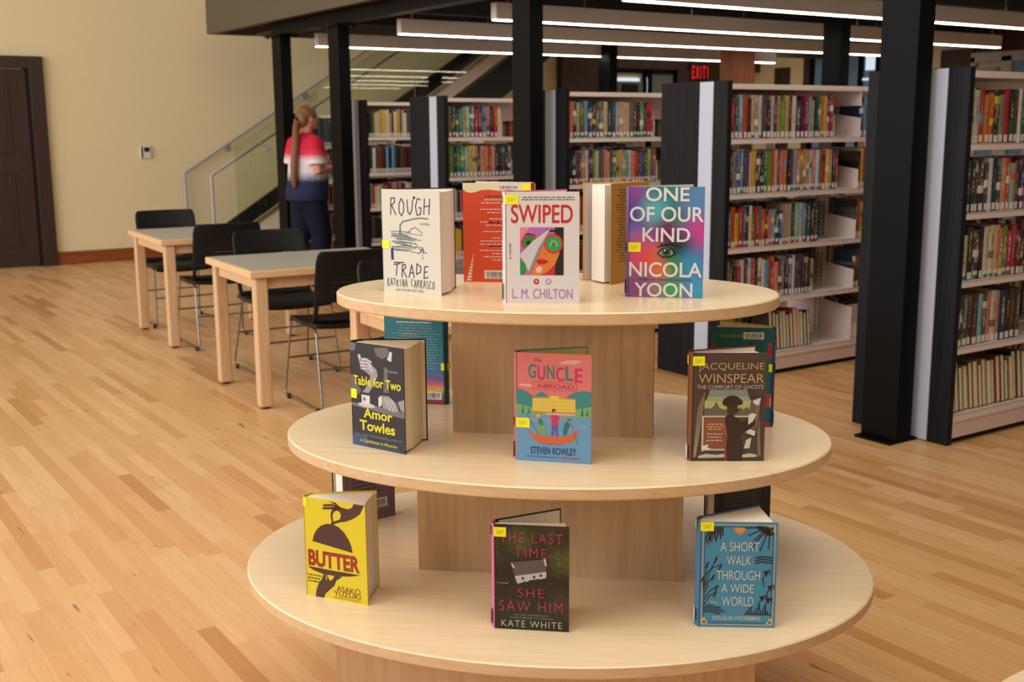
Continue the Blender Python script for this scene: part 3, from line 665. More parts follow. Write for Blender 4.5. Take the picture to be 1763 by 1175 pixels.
    for u0, u1, v in ((0.60, 0.85, 0.067), (0.66, 0.88, 0.055), (0.58, 0.80, 0.08), (0.04, 0.2, 0.285), (0.06, 0.23, 0.297)): R(u0, v, u1, v+0.012, (240, 176, 164), 3)
    a.stroke([(0.22, 0.27), (0.24, 0.262), (0.78, 0.262), (0.80, 0.27), (0.80, 0.325), (0.78, 0.333), (0.24, 0.333), (0.22, 0.325), (0.22, 0.27)], 0.006, (208, 70, 96), 3)
    a.done()
    te, pk = (54, 134, 128), (212, 54, 100)
    for i, ch in enumerate('GUNCLE'): F.text(ch, 0.165+i*0.123, 0.10+0.012*(i % 2)+0.003*i, 0.165+i*0.123+0.098, 0.228+0.012*(i % 2)+0.003*i, te if i % 2 == 0 else pk, 0.012, part='title')
    F.text('The', 0.24, 0.045, 0.345, 0.08, (206, 64, 96), shear=0.3, part='title'); F.text('ABROAD', 0.275, 0.278, 0.765, 0.318, (206, 56, 90), 0.0, part='title')
    F.text('STEVEN ROWLEY', 0.19, 0.863, 0.805, 0.93, (44, 74, 120), 0.02, part='author_name'); F.text('a novel', 0.83, 0.645, 0.94, 0.665, (190, 214, 230), shear=0.3, part='subtitle')
    F.text('New York Times bestselling author of', 0.14, 0.945, 0.58, 0.965, (60, 90, 140), shear=0.2, part='tagline'); F.text('THE CELEBRANTS', 0.60, 0.945, 0.85, 0.965, (214, 60, 96), 0.02, part='tagline')
    sticker(F, 0.0, 0.60, 0.18, 0.69, 'DAY', SF); spine_label(SF, 0.83, 0.98)
def bk_winspear():
    dk = flat(84, 64, 54)
    t, F, SF = display_book((1.619, 1.734, ZM), -34.9, 0.155, 0.235, 0.032, (0.146, 0.078), [[(0, 0.003), (0.147, 0.004), (0.14, 0.034), (0, 0.028)]], dk, flat(140, 84, 52), 'page_edge', 'brown Jacqueline Winspear book with silhouetted woman in a hat, middle tier right', flat(154, 82, 52))
    a = Art(F); P = a.poly; R = a.rect; cr = (206, 196, 176)
    sky = blob_mat('winspear_sky', (208, 196, 104), [(0.5, 0.0, 0.9, (126, 142, 132)), (0.2, 1.0, 0.5, (226, 206, 110))])
    R(0.17, 0.335, 0.83, 0.575, (186, 186, 116), 2); R(0.17, 0.335, 0.83, 0.40, (132, 146, 134), 3); R(0.17, 0.40, 0.83, 0.44, (160, 168, 124), 3)
    P([(0.17, 0.575), (0.17, 0.51), (0.22, 0.50), (0.24, 0.515), (0.29, 0.49), (0.31, 0.47), (0.33, 0.445), (0.35, 0.47), (0.37, 0.50), (0.42, 0.515), (0.6, 0.53), (0.66, 0.495), (0.70, 0.52), (0.75, 0.49), (0.78, 0.52), (0.83, 0.50), (0.83, 0.575)], (112, 100, 80), 4)
    R(0.14, 0.575, 0.84, 0.59, cr, 5); R(0.14, 0.59, 0.165, 0.91, cr, 5); R(0.165, 0.595, 0.46, 0.885, (146, 84, 58), 3); R(0.165, 0.885, 0.46, 0.90, cr, 5)
    R(0.49, 0.335, 0.51, 0.42, (150, 130, 100), 4)
    P([(0.10, 0.95), (0.2, 0.93), (0.34, 0.94), (0.46, 0.93), (0.46, 0.965), (0.1, 0.97)], cr, 5); P([(0.70, 0.94), (0.8, 0.925), (0.9, 0.94), (0.9, 0.96), (0.70, 0.965)], cr, 5); P([(0.14, 0.86), (0.24, 0.84), (0.22, 0.87), (0.28, 0.885), (0.15, 0.895)], (232, 226, 216), 6); P([(0.75, 0.80), (0.82, 0.78), (0.80, 0.88), (0.72, 0.88)], (216, 206, 190), 4)
    for k in range(5): a.stroke([(0.17-0.02*k, 0.36+0.03*k), (0.13-0.015*k, 0.62), (0.06-0.006*k, 0.96)], 0.008, (166, 150, 128), 6); a.stroke([(0.86+0.012*k, 0.45), (0.90+0.008*k, 0.75), (0.92+0.008*k, 0.95)], 0.007, (140, 124, 104), 6)
    P([(0.17, 0.335), (0.24, 0.335), (0.20, 0.42), (0.17, 0.44)], (74, 58, 50), 5); P([(0.74, 0.335), (0.83, 0.335), (0.83, 0.44), (0.78, 0.42)], (74, 58, 50), 5)
    br, rm = (64, 42, 36), (176, 88, 54)
    P([(0.47, 0.61), (0.44, 0.68), (0.47, 0.78), (0.46, 0.86), (0.48, 1), (0.53, 1), (0.5, 0.6)], rm, 6)
    P([(0.455, 0.585), (0.50, 0.56), (0.56, 0.57), (0.64, 0.61), (0.67, 0.65), (0.74, 0.61), (0.80, 0.565), (0.83, 0.58), (0.87, 0.625), (0.86, 0.66), (0.80, 0.70), (0.70, 0.73), (0.67, 0.78), (0.705, 0.86), (0.70, 1.0), (0.49, 1.0), (0.475, 0.86), (0.49, 0.76), (0.46, 0.66)], br, 7)
    a.disc(0.55, 0.51, 0.075, 0.06, (78, 46, 36), 8); P([(0.62, 0.50), (0.645, 0.53), (0.62, 0.545)], (78, 46, 36), 8); P([(0.41, 0.455), (0.43, 0.42), (0.49, 0.395), (0.56, 0.388), (0.63, 0.405), (0.685, 0.44), (0.69, 0.465), (0.65, 0.478), (0.60, 0.48), (0.54, 0.492), (0.47, 0.49), (0.42, 0.475)], (58, 40, 34), 9)
    P([(0.80, 0.42), (0.95, 0.40), (0.93, 0.55), (0.90, 0.74), (0.88, 0.77), (0.72, 0.75), (0.77, 0.58)], (110, 96, 84), 5); a.stroke([(0.80, 0.42), (0.95, 0.40), (0.88, 0.77), (0.72, 0.75)], 0.012, (60, 44, 38), 8)
    for pts in ([(0.82, 0.44), (0.86, 0.43), (0.93, 0.41), (0.91, 0.48), (0.85, 0.47)], [(0.77, 0.57), (0.82, 0.55), (0.88, 0.565), (0.83, 0.63), (0.77, 0.66)], [(0.74, 0.73), (0.79, 0.70), (0.87, 0.72), (0.86, 0.765)]): P(pts, (226, 220, 210), 8)
    a.dashes(0.2, 0.65, 0.44, 0.72, 3, (206, 180, 120), 5, 3, 'c', 0.4, 0.5); a.dashes(0.19, 0.74, 0.45, 0.83, 3, (200, 180, 160), 5, 9, 'c', 0.35, 0.3)
    a.done()
    go = (204, 168, 108)
    F.text('JACQUELINE', 0.075, 0.09, 0.965, 0.17, go, -0.006, part='author_name'); F.text('WINSPEAR', 0.08, 0.19, 0.965, 0.275, go, -0.004, part='author_name'); F.text('THE COMFORT OF GHOSTS', 0.06, 0.293, 0.96, 0.328, (206, 190, 168), 0.0, part='title')
    F.text('NEW YORK TIMES BESTSELLING AUTHOR', 0.2, 0.05, 0.9, 0.066, (128, 84, 62), part='tagline')
    SF.vtext('JACQUELINE WINSPEAR', 0.3, 0.15, 0.75, 0.80, (196, 140, 84), part='spine_title')
    sticker(F, 0.0, 0.03, 0.16, 0.115, 'DAY', SF); spine_label(SF, 0.85, 0.985)
def bk_butter():
    ye = flat(238, 214, 44)
    t, F, SF = display_book((0.949, 2.241, ZB), -57.8, 0.157, 0.227, 0.03, (0.128, 0.099), [[(0.002, 0.004), (0.151, 0.008), (0.140, 0.034), (0.124, 0.094), (0.0, 0.028)]], ye, ye, 'page_edge', 'bright yellow BUTTER book with serving dome and hands, bottom tier left', ye)
    br = (84, 52, 44); a = Art(F); P = a.poly
    P([(0.13, 0.435), (0.16, 0.365), (0.21, 0.31), (0.28, 0.265), (0.37, 0.238), (0.46, 0.232), (0.56, 0.25), (0.65, 0.295), (0.72, 0.36), (0.76, 0.42), (0.775, 0.47), (0.78, 0.49)], br, 3)
    a.disc(0.475, 0.222, 0.028, 0.016, br, 3)
    # upper hand: wrist from the right edge, pinched thumb and finger, three fanned fingers
    P([(0.985, 0.0), (0.82, 0.0), (0.80, 0.035), (0.74, 0.058), (0.66, 0.055), (0.56, 0.045), (0.50, 0.06), (0.545, 0.085), (0.60, 0.10), (0.615, 0.135), (0.59, 0.175), (0.52, 0.195), (0.47, 0.22), (0.50, 0.228), (0.60, 0.20), (0.69, 0.185), (0.80, 0.15), (0.92, 0.09)], br, 4)
    P([(0.52, 0.055), (0.48, 0.08), (0.45, 0.12), (0.445, 0.16), (0.465, 0.215), (0.495, 0.215), (0.475, 0.165), (0.48, 0.13), (0.51, 0.10), (0.56, 0.085)], br, 4)
    a.stroke([(0.56, 0.075), (0.48, 0.07), (0.33, 0.085)], 0.035, br, 4); a.stroke([(0.58, 0.06), (0.48, 0.04), (0.34, 0.055)], 0.03, br, 4); a.stroke([(0.60, 0.06), (0.52, 0.02), (0.43, -0.0)], 0.03, br, 4)
    P([(0.03, 0.70), (0.20, 0.70), (0.45, 0.705), (0.70, 0.702), (0.90, 0.705), (0.72, 0.735), (0.50, 0.755), (0.28, 0.755), (0.12, 0.73)], br, 3)
    P([(0.15, 1.0), (0.165, 0.93), (0.20, 0.87), (0.27, 0.80), (0.30, 0.75), (0.36, 0.75), (0.37, 0.80), (0.44, 0.765), (0.5, 0.75), (0.60, 0.75), (0.50, 0.80), (0.46, 0.86), (0.38, 0.91), (0.31, 0.955), (0.285, 1.0)], br, 4)
    P([(0.385, 0.80), (0.42, 0.762), (0.47, 0.757), (0.45, 0.785), (0.40, 0.815)], (238, 214, 44), 5); a.stroke([(0.345, 0.76), (0.335, 0.81)], 0.012, (238, 214, 44), 5)
    a.dashes(0.03, 0.775, 0.28, 0.87, 3, (120, 90, 40), 3, 4, 'l', 0.5, 0.25)
    a.done()
    F.text('BUTTER', 0.05, 0.522, 0.888, 0.688, (60, 30, 26), 0.035, layer=5, part='title'); F.text('BUTTER', 0.056, 0.528, 0.882, 0.682, (190, 44, 44), 0.012, layer=7, part='title')
    F.text('ASAKO', 0.50, 0.85, 0.885, 0.905, (150, 70, 52), 0.0, part='author_name'); F.text('YUZUKI', 0.455, 0.905, 0.885, 0.955, (150, 70, 52), 0.0, part='author_name'); F.text('TRANSLATED BY POLLY BARTON', 0.44, 0.965, 0.885, 0.98, (150, 100, 60), part='tagline')
    a = Art(F); a.rect(0, 0.0, 0.06, 0.09, MT('sticker_yellow'), 8); a.done('sticker')
def bk_last():
    cov = blob_mat('last_cover', (54, 42, 32), [(0.35, 0.14, 0.30, (86, 96, 44)), (0.05, 0.25, 0.25, (64, 64, 36)), (0.75, 0.06, 0.3, (74, 66, 40)), (0.9, 0.32, 0.3, (92, 94, 48)), (0.4, 0.9, 0.5, (50, 56, 44)), (0.9, 0.75, 0.3, (72, 62, 48))], grain=0.75, gscale=16)
    t, F, SF = display_book((1.197, 1.857, ZB), -42.1, 0.154, 0.226, 0.026, (0.126, 0.113), [[(0, 0.003), (0.147, 0.004), (0.143, 0.034), (0, 0.022)]], cov, flat(222, 112, 160), 'page_edge', 'dark green thriller THE LAST TIME SHE SAW HIM, front of the bottom tier', flat(26, 60, 46))
    a = Art(F); P = a.poly
    P([(0.225, 0.355), (0.66, 0.315), (0.70, 0.43), (0.275, 0.485)], (104, 88, 82), 3); P([(0.275, 0.485), (0.70, 0.43), (0.695, 0.49), (0.31, 0.555)], (198, 190, 186), 4)
    P([(0.225, 0.355), (0.26, 0.38), (0.28, 0.40), (0.26, 0.41), (0.24, 0.39)], (206, 198, 194), 5); P([(0.66, 0.31), (0.69, 0.308), (0.705, 0.38), (0.68, 0.375)], (206, 198, 194), 5)
    for u, v in ((0.37, 0.49), (0.52, 0.472), (0.61, 0.455), (0.39, 0.53)): a.rect(u, v, u+0.03, v+0.025, (60, 52, 56), 6)
    P([(0.46, 0.52), (0.6, 0.50), (0.6, 0.512), (0.46, 0.53)], (60, 50, 46), 6)
    a.done()
    pk = (206, 58, 96)
    for s, u0, v0, u1, v1, sl in (('THE LAST', 0.08, 0.07, 0.91, 0.162, -0.0), ('TIME', 0.28, 0.215, 0.70, 0.30, 0), ('SHE', 0.32, 0.597, 0.66, 0.682, 0), ('SAW HIM', 0.07, 0.722, 0.915, 0.82, 0)): F.text(s, u0, v0, u1, v1, pk, -0.014, part='title', space=1.25)
    F.text('KATE WHITE', 0.095, 0.91, 0.905, 0.972, (220, 212, 190), -0.012, part='author_name', space=1.2); F.text('NEW YORK TIMES BESTSELLING', 0.26, 0.846, 0.72, 0.862, (160, 150, 100), part='tagline'); F.text('AUTHOR OF BETWEEN TWO STRANGERS', 0.2, 0.874, 0.79, 0.89, (160, 150, 100), part='tagline'); F.text('a novel', 0.045, 0.545, 0.19, 0.562, (180, 170, 160), part='subtitle')
    sticker(F, 0.0, 0.025, 0.165, 0.115, 'DAY', SF); spine_label(SF, 0.82, 0.97)
def bk_short():
    bl = flat(72, 146, 180)
    t, F, SF = display_book((1.547, 1.623, ZB), -37.2, 0.156, 0.2275, 0.03, (0.137, 0.112), [[(0, 0.003), (0.149, 0.004), (0.136, 0.105), (0, 0.027)]], bl, flat(78, 128, 168), 'page_edge', 'blue jungle-bordered book A SHORT WALK THROUGH A WIDE WORLD, bottom tier right', flat(60, 110, 150))
    a = Art(F); P = a.poly; st = a.stroke; cr = (206, 180, 138); dk = (54, 50, 54)
    for e, c, w in ((0.035, cr, 0.012), (0.06, dk, 0.006)): st([(e, e*0.72), (1-e, e*0.72), (1-e, 1-e*0.72), (e, 1-e*0.72), (e, e*0.72)], w, c, 3)
    for u, v in ((0.06, 0.045), (0.94, 0.045), (0.06, 0.955), (0.94, 0.955)):
        du = 0.07 if u < 0.5 else -0.07; dv = 0.05 if v < 0.5 else -0.05
        P([(u-du*0.3, v-dv*0.3), (u+du, v-dv*0.2), (u+du*0.5, v+dv*0.4), (u+du*0.3, v+dv*1.0), (u-du*0.3, v+dv*0.9)], cr, 4); a.disc(u+du*0.15, v+dv*0.1, 0.015, 0.01, dk, 5)
    a.disc(0.51, 0.05, 0.09, 0.075, (150, 140, 130), 3, 0, 180); a.disc(0.51, 0.05, 0.066, 0.055, (226, 160, 70), 4, 0, 180)
    r = random.Random(6)
    for k in range(16):   # hanging vines top left
        u = 0.08+0.014*k; st([(u, 0.05), (u+0.02*(r.random()-0.5), 0.09), (u+0.05*(r.random()-0.7), 0.12+0.14*r.random()*(1-k/18))], 0.013, dk, 4)
    for k in range(7):    # palm top right
        an = rad(95+k*21); L = 0.15+0.04*(k % 3); cx, cy = 0.90, 0.085
        st([(cx, cy), (cx+L*0.7*cos(an), cy+L*0.34*sin(an)-0.012), (cx+L*1.5*cos(an), cy+L*0.85*sin(an)+0.035)], 0.016, dk, 4)
    P([(0.70, 0.045), (0.94, 0.045), (0.94, 0.12), (0.86, 0.12)], dk, 4)
    for u0, v0, u1, v1 in ((0.07, 0.63, 0.22, 0.33), (0.07, 0.60, 0.11, 0.38), (0.08, 0.50, 0.28, 0.40), (0.08, 0.66, 0.19, 0.50), (0.06, 0.74, 0.24, 0.60), (0.07, 0.78, 0.22, 0.66), (0.07, 0.70, 0.05, 0.52)):
        st([(u0, v0), ((u0+u1)/2-0.01, (v0+v1)/2-0.02), (u1, v1)], 0.013, dk, 4); st([(u1, v1), (u1-0.03, v1+0.05)], 0.022, dk, 4)
    for v in (0.80, 0.82, 0.84, 0.86): st([(0.06, v), (0.14, v-0.012), (0.22, v+0.008), (0.34-0.03*(v*100 % 3), v+0.01)], 0.016, dk, 4)
    st([(0.15, 0.755), (0.24, 0.765)], 0.02, (206, 160, 90), 4)
    for cx, cy, q in ((0.84, 0.46, 0.05), (0.90, 0.60, 0.05), (0.80, 0.70, 0.05), (0.88, 0.72, 0.05)):
        st([(cx, cy+0.14), (cx-0.02, cy+0.07), (cx+0.03, cy), (cx+0.07, cy-0.01), (cx+0.07, cy+0.03)], 0.014, dk, 4); P([(cx-0.02, cy), (cx+0.06, cy-0.012), (cx+0.03, cy+0.05)], dk, 4)
    for v in (0.32, 0.345, 0.37): st([(0.72, v+0.015), (0.80, v), (0.94, v+0.01)], 0.02, dk, 4)
    for k in range(10): st([(0.62+0.03*k, 0.87), (0.63+0.03*k, 0.84-0.03*(k % 3))], 0.016, dk, 4)
    st([(0.6, 0.87), (0.93, 0.872)], 0.018, dk, 4)
    a.done()
    cw = (226, 216, 202)
    for s, u0, v0, u1, v1 in (('A SHORT', 0.262, 0.185, 0.765, 0.272), ('WALK', 0.35, 0.317, 0.665, 0.402), ('THROUGH', 0.222, 0.455, 0.785, 0.545), ('A WIDE', 0.29, 0.585, 0.71, 0.665), ('WORLD', 0.30, 0.705, 0.71, 0.793)): F.text(s, u0, v0, u1, v1, cw, -0.004, part='title')
    F.text('a novel', 0.425, 0.842, 0.58, 0.858, (200, 150, 110), part='subtitle'); F.text('DOUGLAS WESTERBEKE', 0.185, 0.893, 0.81, 0.928, cw, 0.01, part='author_name')
    sticker(F, 0.0, -0.0, 0.17, 0.085, 'DAY', SF); spine_label(SF, 0.83, 0.95)
def bk_orange():
    og = flat(226, 78, 44)
    t, F, SF = display_book((1.446, 2.366, ZT), -42.6, 0.166, 0.240, 0.03, (0.150, 0.085), [[(0, 0.003), (0.158, 0.004), (0.15, 0.03), (0, 0.027)]], og, flat(206, 60, 60), 'page_edge', 'orange book showing its back cover with cream scalloped top, behind the white one', flat(232, 200, 222), mirror=True)
    a = Art(F)
    a.poly([(0, 0), (1, 0), (1, 0.07), (0.85, 0.085), (0.7, 0.07), (0.55, 0.08), (0.40, 0.068), (0.28, 0.07), (0.2, 0.09), (0.12, 0.10), (0.05, 0.09), (0, 0.06)], (238, 224, 178), 2)
    a.dashes(0.24, 0.13, 0.98, 0.80, 21, (244, 200, 180), 3, 4, 'r', 0.35, 0.5); a.dashes(0.3, 0.125, 0.95, 0.145, 1, (110, 40, 34), 4, 4, 'r', 0.8, 0.2); a.dashes(0.35, 0.385, 0.95, 0.41, 1, (110, 40, 34), 4, 8, 'r', 0.8, 0.2); a.dashes(0.35, 0.63, 0.95, 0.65, 1, (110, 40, 34), 4, 8, 'r', 0.8, 0.3)
    for k in range(9): f = k/9; a.poly([(0.07+0.085*f-0.035*(1-f)*0.9, 0.99-0.28*f), (0.07+0.085*f+0.05*(1-f), 0.985-0.28*f), (0.075+0.085*f+0.035*(1-f), 0.965-0.28*f), (0.07+0.085*f-0.02*(1-f), 0.965-0.28*f)], (240, 214, 170), 3)
    a.barcode(0.31, 0.88, 0.66, 0.965, 4)
    a.barcode(0.52, 0.022, 0.84, 0.068, 4, 9)
    a.done('cover_print'); sticker(F, 0.86, 0.008, 1.0, 0.085, '', SF)
def bk_tan():
    tn = flat(196, 140, 62)
    t, F, SF = display_book((1.695, 2.106, ZT), 15, 0.155, 0.239, 0.03, (0.131, 0.100), [[(0.0, 0.003), (0.150, 0.022), (0.131, 0.074), (0.0, 0.028)]], tn, tn, flat(222, 212, 204), 'golden-brown open book seen from its page edges on the top tier', flat(226, 176, 60), mirror=True)
    a = Art(F); a.dashes(0.12, 0.06, 0.9, 0.80, 26, (120, 78, 34), 3, 11, 'c', 0.4, 0.35); a.barcode(0.62, 0.86, 0.92, 0.95, 4); a.done('cover_print')
def bk_teal_left():
    cov = NT('sunset_cover', rough=0.35); x, y, z = cov.sep(cov.coord('Generated'))
    n = cov.noise(cov.coord('Generated'), 4, 3, 0.6)
    cov.color(cov.ramp(cov.math('MULTIPLY_ADD', n, 0.06, cov.math('SUBTRACT', z, 0.03)), [(0.0, S(96, 40, 60)), (0.05, S(160, 50, 70)), (0.09, S(80, 100, 80)), (0.17, S(206, 170, 70)), (0.22, S(210, 100, 110)), (0.28, S(120, 90, 140)), (0.36, S(70, 110, 150)), (0.55, S(44, 116, 130)), (1.0, S(38, 112, 122))]))
    t, F, SF = display_book((1.339, 2.588, ZM), -45.5, 0.158, 0.232, 0.03, (0.148, 0.075), [[(0, 0.003), (0.15, 0.004), (0.145, 0.03), (0, 0.027)]], cov.m, flat(40, 96, 116), 'page_edge', 'teal sunset-coloured book showing its back cover behind the dark photo book', flat(40, 96, 116), mirror=True)
    a = Art(F); a.dashes(0.15, 0.08, 0.92, 0.62, 18, (150, 190, 190), 3, 6, 'c', 0.25, 0.35); a.dashes(0.3, 0.205, 0.55, 0.225, 1, (206, 160, 60), 4, 6, 'c', 0.6, 0.1); a.dashes(0.2, 0.07, 0.8, 0.09, 1, (210, 220, 216), 4, 16, 'c', 0.8, 0.1)
    a.barcode(0.56, 0.0, 0.90, 0.05, 4, 5); a.barcode(0.62, 0.855, 0.95, 0.945, 4, 7); a.done('cover_print'); sticker(F, 0.945, 0.53, 1.0, 0.61, '', SF)
    a = Art(SF); a.rect(0.05, 0.53, 1, 0.61, MT('sticker_yellow'), 7); a.done('sticker')
def bk_teal_right():
    tl = flat(26, 108, 112)
    t, F, SF = display_book((1.858, 1.929, ZM), -42.2, 0.142, 0.2385, 0.022, (0.120, 0.103), [[(0, 0.003), (0.135, 0.004), (0.125, 0.05), (0, 0.02)]], tl, flat(52, 62, 116), 'page_cream', 'teal and red book showing its back cover behind the brown hat-woman book', flat(220, 180, 40), mirror=True, page='page_cream')
    a = Art(F)
    a.rect(0, 0, 1, 0.30, (22, 98, 92), 2); a.dashes(0.08, 0.12, 0.90, 0.70, 20, (16, 74, 78), 3, 3, 'l', 0.4, 0.1); a.dashes(0.17, 0.075, 0.52, 0.10, 1, (150, 130, 60), 4, 12, 'l', 0.8, 0.05)
    a.rect(0.92, 0.15, 0.98, 0.30, (190, 44, 60), 4); a.rect(0.88, 0.66, 1.0, 0.80, (206, 62, 56), 4); a.rect(0.98, 0.70, 1.0, 0.79, (226, 180, 80), 5); a.rect(0.0, 0.13, 0.03, 0.4, (160, 40, 70), 4); a.rect(0.04, 0.17, 0.07, 0.4, (170, 44, 80), 4); a.poly([(0.86, 1), (0.94, 0.94), (0.98, 0.95), (1, 1)], (190, 54, 70), 4)
    a.barcode(0.52, 0.045, 0.85, 0.115, 5, 14); a.done('cover_print')
    sticker(F, 0.945, 0.36, 1.0, 0.44, '', SF)
    a = Art(SF); a.rect(0.05, 0.36, 1, 0.44, MT('sticker_yellow'), 7); a.rect(0.1, 0.85, 0.9, 0.97, (200, 206, 220), 6); a.done('sticker')
def bk_purple():
    pu = flat(128, 106, 132)
    t, F, SF = display_book((1.209, 2.592, ZB), 2.0, 0.152, 0.232, 0.03, (0.152, 0.060), [[(0, 0.003), (0.147, 0.004), (0.146, 0.05), (0, 0.027)]], pu, pu, 'page_edge', 'dull purple book showing its back cover behind the yellow one', flat(36, 34, 46), mirror=True)
    a = Art(F); a.stroke([(0.08, 0.05), (0.92, 0.05), (0.92, 0.92), (0.08, 0.92), (0.08, 0.05)], 0.008, (74, 58, 80), 3); a.dashes(0.18, 0.09, 0.84, 0.7, 13, (70, 56, 76), 3, 4, 'l', 0.35, 0.35); a.barcode(0.55, 0.75, 0.85, 0.86, 4); a.done('cover_print')
def bk_dark():
    dk = flat(44, 42, 44)
    t, F, SF = display_book((1.905, 1.952, ZB), -14.3, 0.158, 0.234, 0.03, (0.150, 0.065), [[(0, 0.003), (0.15, 0.004), (0.147, 0.05), (0, 0.027)]], dk, flat(60, 40, 66), 'page_edge', 'black book showing its back cover behind the blue jungle-bordered one', dk, mirror=True)
    a = Art(F); a.dashes(0.16, 0.16, 0.84, 0.62, 16, (112, 104, 104), 3, 4, 'l', 0.3, 0.08); a.done('cover_print'); sticker(F, 0.91, 0.27, 1.0, 0.36, '', SF)
for f in (bk_swiped, bk_kind, bk_rough, bk_table, bk_guncle, bk_winspear, bk_butter, bk_last, bk_short, bk_orange, bk_tan, bk_teal_left, bk_teal_right, bk_purple, bk_dark): f()

# ------------------------------------------------------------------ tiered oval display
def oval(a, b, n=96): return [(a*cos(2*pi*i/n), b*sin(2*pi*i/n)) for i in range(n)]
def tier(parent, a, b, ztop, th=0.027):
    return MB().prism(oval(a, b), ztop-th, ztop).build('tabletop', ['maple_top'], parent, bevel=0.003)
def tier2(parent, a, b, ztop, th=0.027):
    p = oval(a, b); n = len(p); ch = 0.003
    q = oval(a-ch, b-ch)
    rings = [[(x, y, ztop-th) for x, y in q], [(x, y, ztop-th+ch) for x, y in p], [(x, y, ztop-ch) for x, y in p], [(x, y, ztop) for x, y in q]]
    m = MB()
    V = lambda r: [Vector(v) for v in r]
    for i in range(3): m.loft([V(rings[i]), V(rings[i+1])], 1 if i < 2 else 0, cap=False)
    m.add(rings[-1], [tuple(range(n))], 0); m.add(rings[0], [tuple(range(n-1, -1, -1))], 0)
    return m.build('tabletop', ['maple_top', 'maple_edge'], parent)
def display():
    t = thing('display_table', (1.534, 2.113, 0), rad(-42.14), 'three-tiered pale maple oval table displaying hardcovers', 'display table')
    for a, b, z in ((0.509, 0.326, ZT), (0.636, 0.444, ZM), (0.741, 0.574, ZB)): tier2(t, a, b, z)
    for x0, x1, hy, z0, z1 in ((-0.232, 0.232, 0.052, ZM, ZT-0.027), (-0.305, 0.305, 0.122, ZB, ZM-0.027), (-0.462, 0.462, 0.28, 0, ZB-0.027)):
        m = MB()   # four panels of a hollow plinth
        th = 0.019
        m.box((x0, -hy, z0), (x1, -hy+th, z1)); m.box((x0, hy-th, z0), (x1, hy, z1))
        m.box((x0+0.006, -hy+th, z0), (x0+0.006+th, hy-th, z1)); m.box((x1-0.006-th, -hy+th, z0), (x1-0.006, hy-th, z1))
        m.build('plinth', 'maple_panel', t)
    t2 = thing('display_table', (2.08, 0.48, 0), rad(-42.14), 'corner of another pale maple table at the photo\'s bottom right corner', 'display table')
    tier2(t2, 0.741, 0.574, ZB)
    part_box('plinth', (-0.3, -0.2, 0), (0.3, 0.2, ZB-0.027), 'maple_panel', t2)
display()

# ------------------------------------------------------------------ study tables and chairs
def study_table(x0, y0, x1, y1, rz, label):
    w, d = x1-x0, y1-y0
    t = thing('study_table', (x0, y0, 0), rz, label, 'table', 'wooden study tables')
    H = 0.735
    m = MB(); m.box((0, 0, H-0.04), (w, d, H-0.001)); m.build('tabletop', 'table_rim', t, bevel=0.006)
    m = MB(); m.box((0.016, 0.016, H-0.004), (w-0.016, d-0.016, H)); m.build('laminate_surface', 'laminate_grey', t)
    m = MB(); i = 0.045
    m.box((i+0.06, i, H-0.10), (w-i-0.06, i+0.02, H-0.04)); m.box((i+0.06, d-i-0.02, H-0.10), (w-i-0.06, d-i, H-0.04)); m.box((i, i+0.06, H-0.10), (i+0.02, d-i-0.06, H-0.04)); m.box((w-i-0.02, i+0.06, H-0.10), (w-i, d-i-0.06, H-0.04))
    m.build('apron', 'table_oak', t)
    s = 0.068
    for x in (0.03, w-0.03-s):
        for y in (0.02, d-0.02-s):
            lg = part_box('leg', (x, y, 0.012), (x+s, y+s, H-0.04), 'table_oak', t, 0.008)
            m = MB(); m.tube([(x+s/2, y+s/2, 0), (x+s/2, y+s/2, 0.012)], 0.022, 12); f = m.build('foot', 'glide_black', lg)
study_table(2.255, 7.50, 3.21, 8.46, rad(-3.3), 'far study table with grey top, nearest the cream wall')
study_table(2.105, 5.525, 3.09, 6.34, rad(-3.3), 'middle study table with grey top, left of the oval display')
study_table(2.03, 3.55, 3.02, 4.42, rad(-3.3), 'study table mostly hidden behind the oval display')

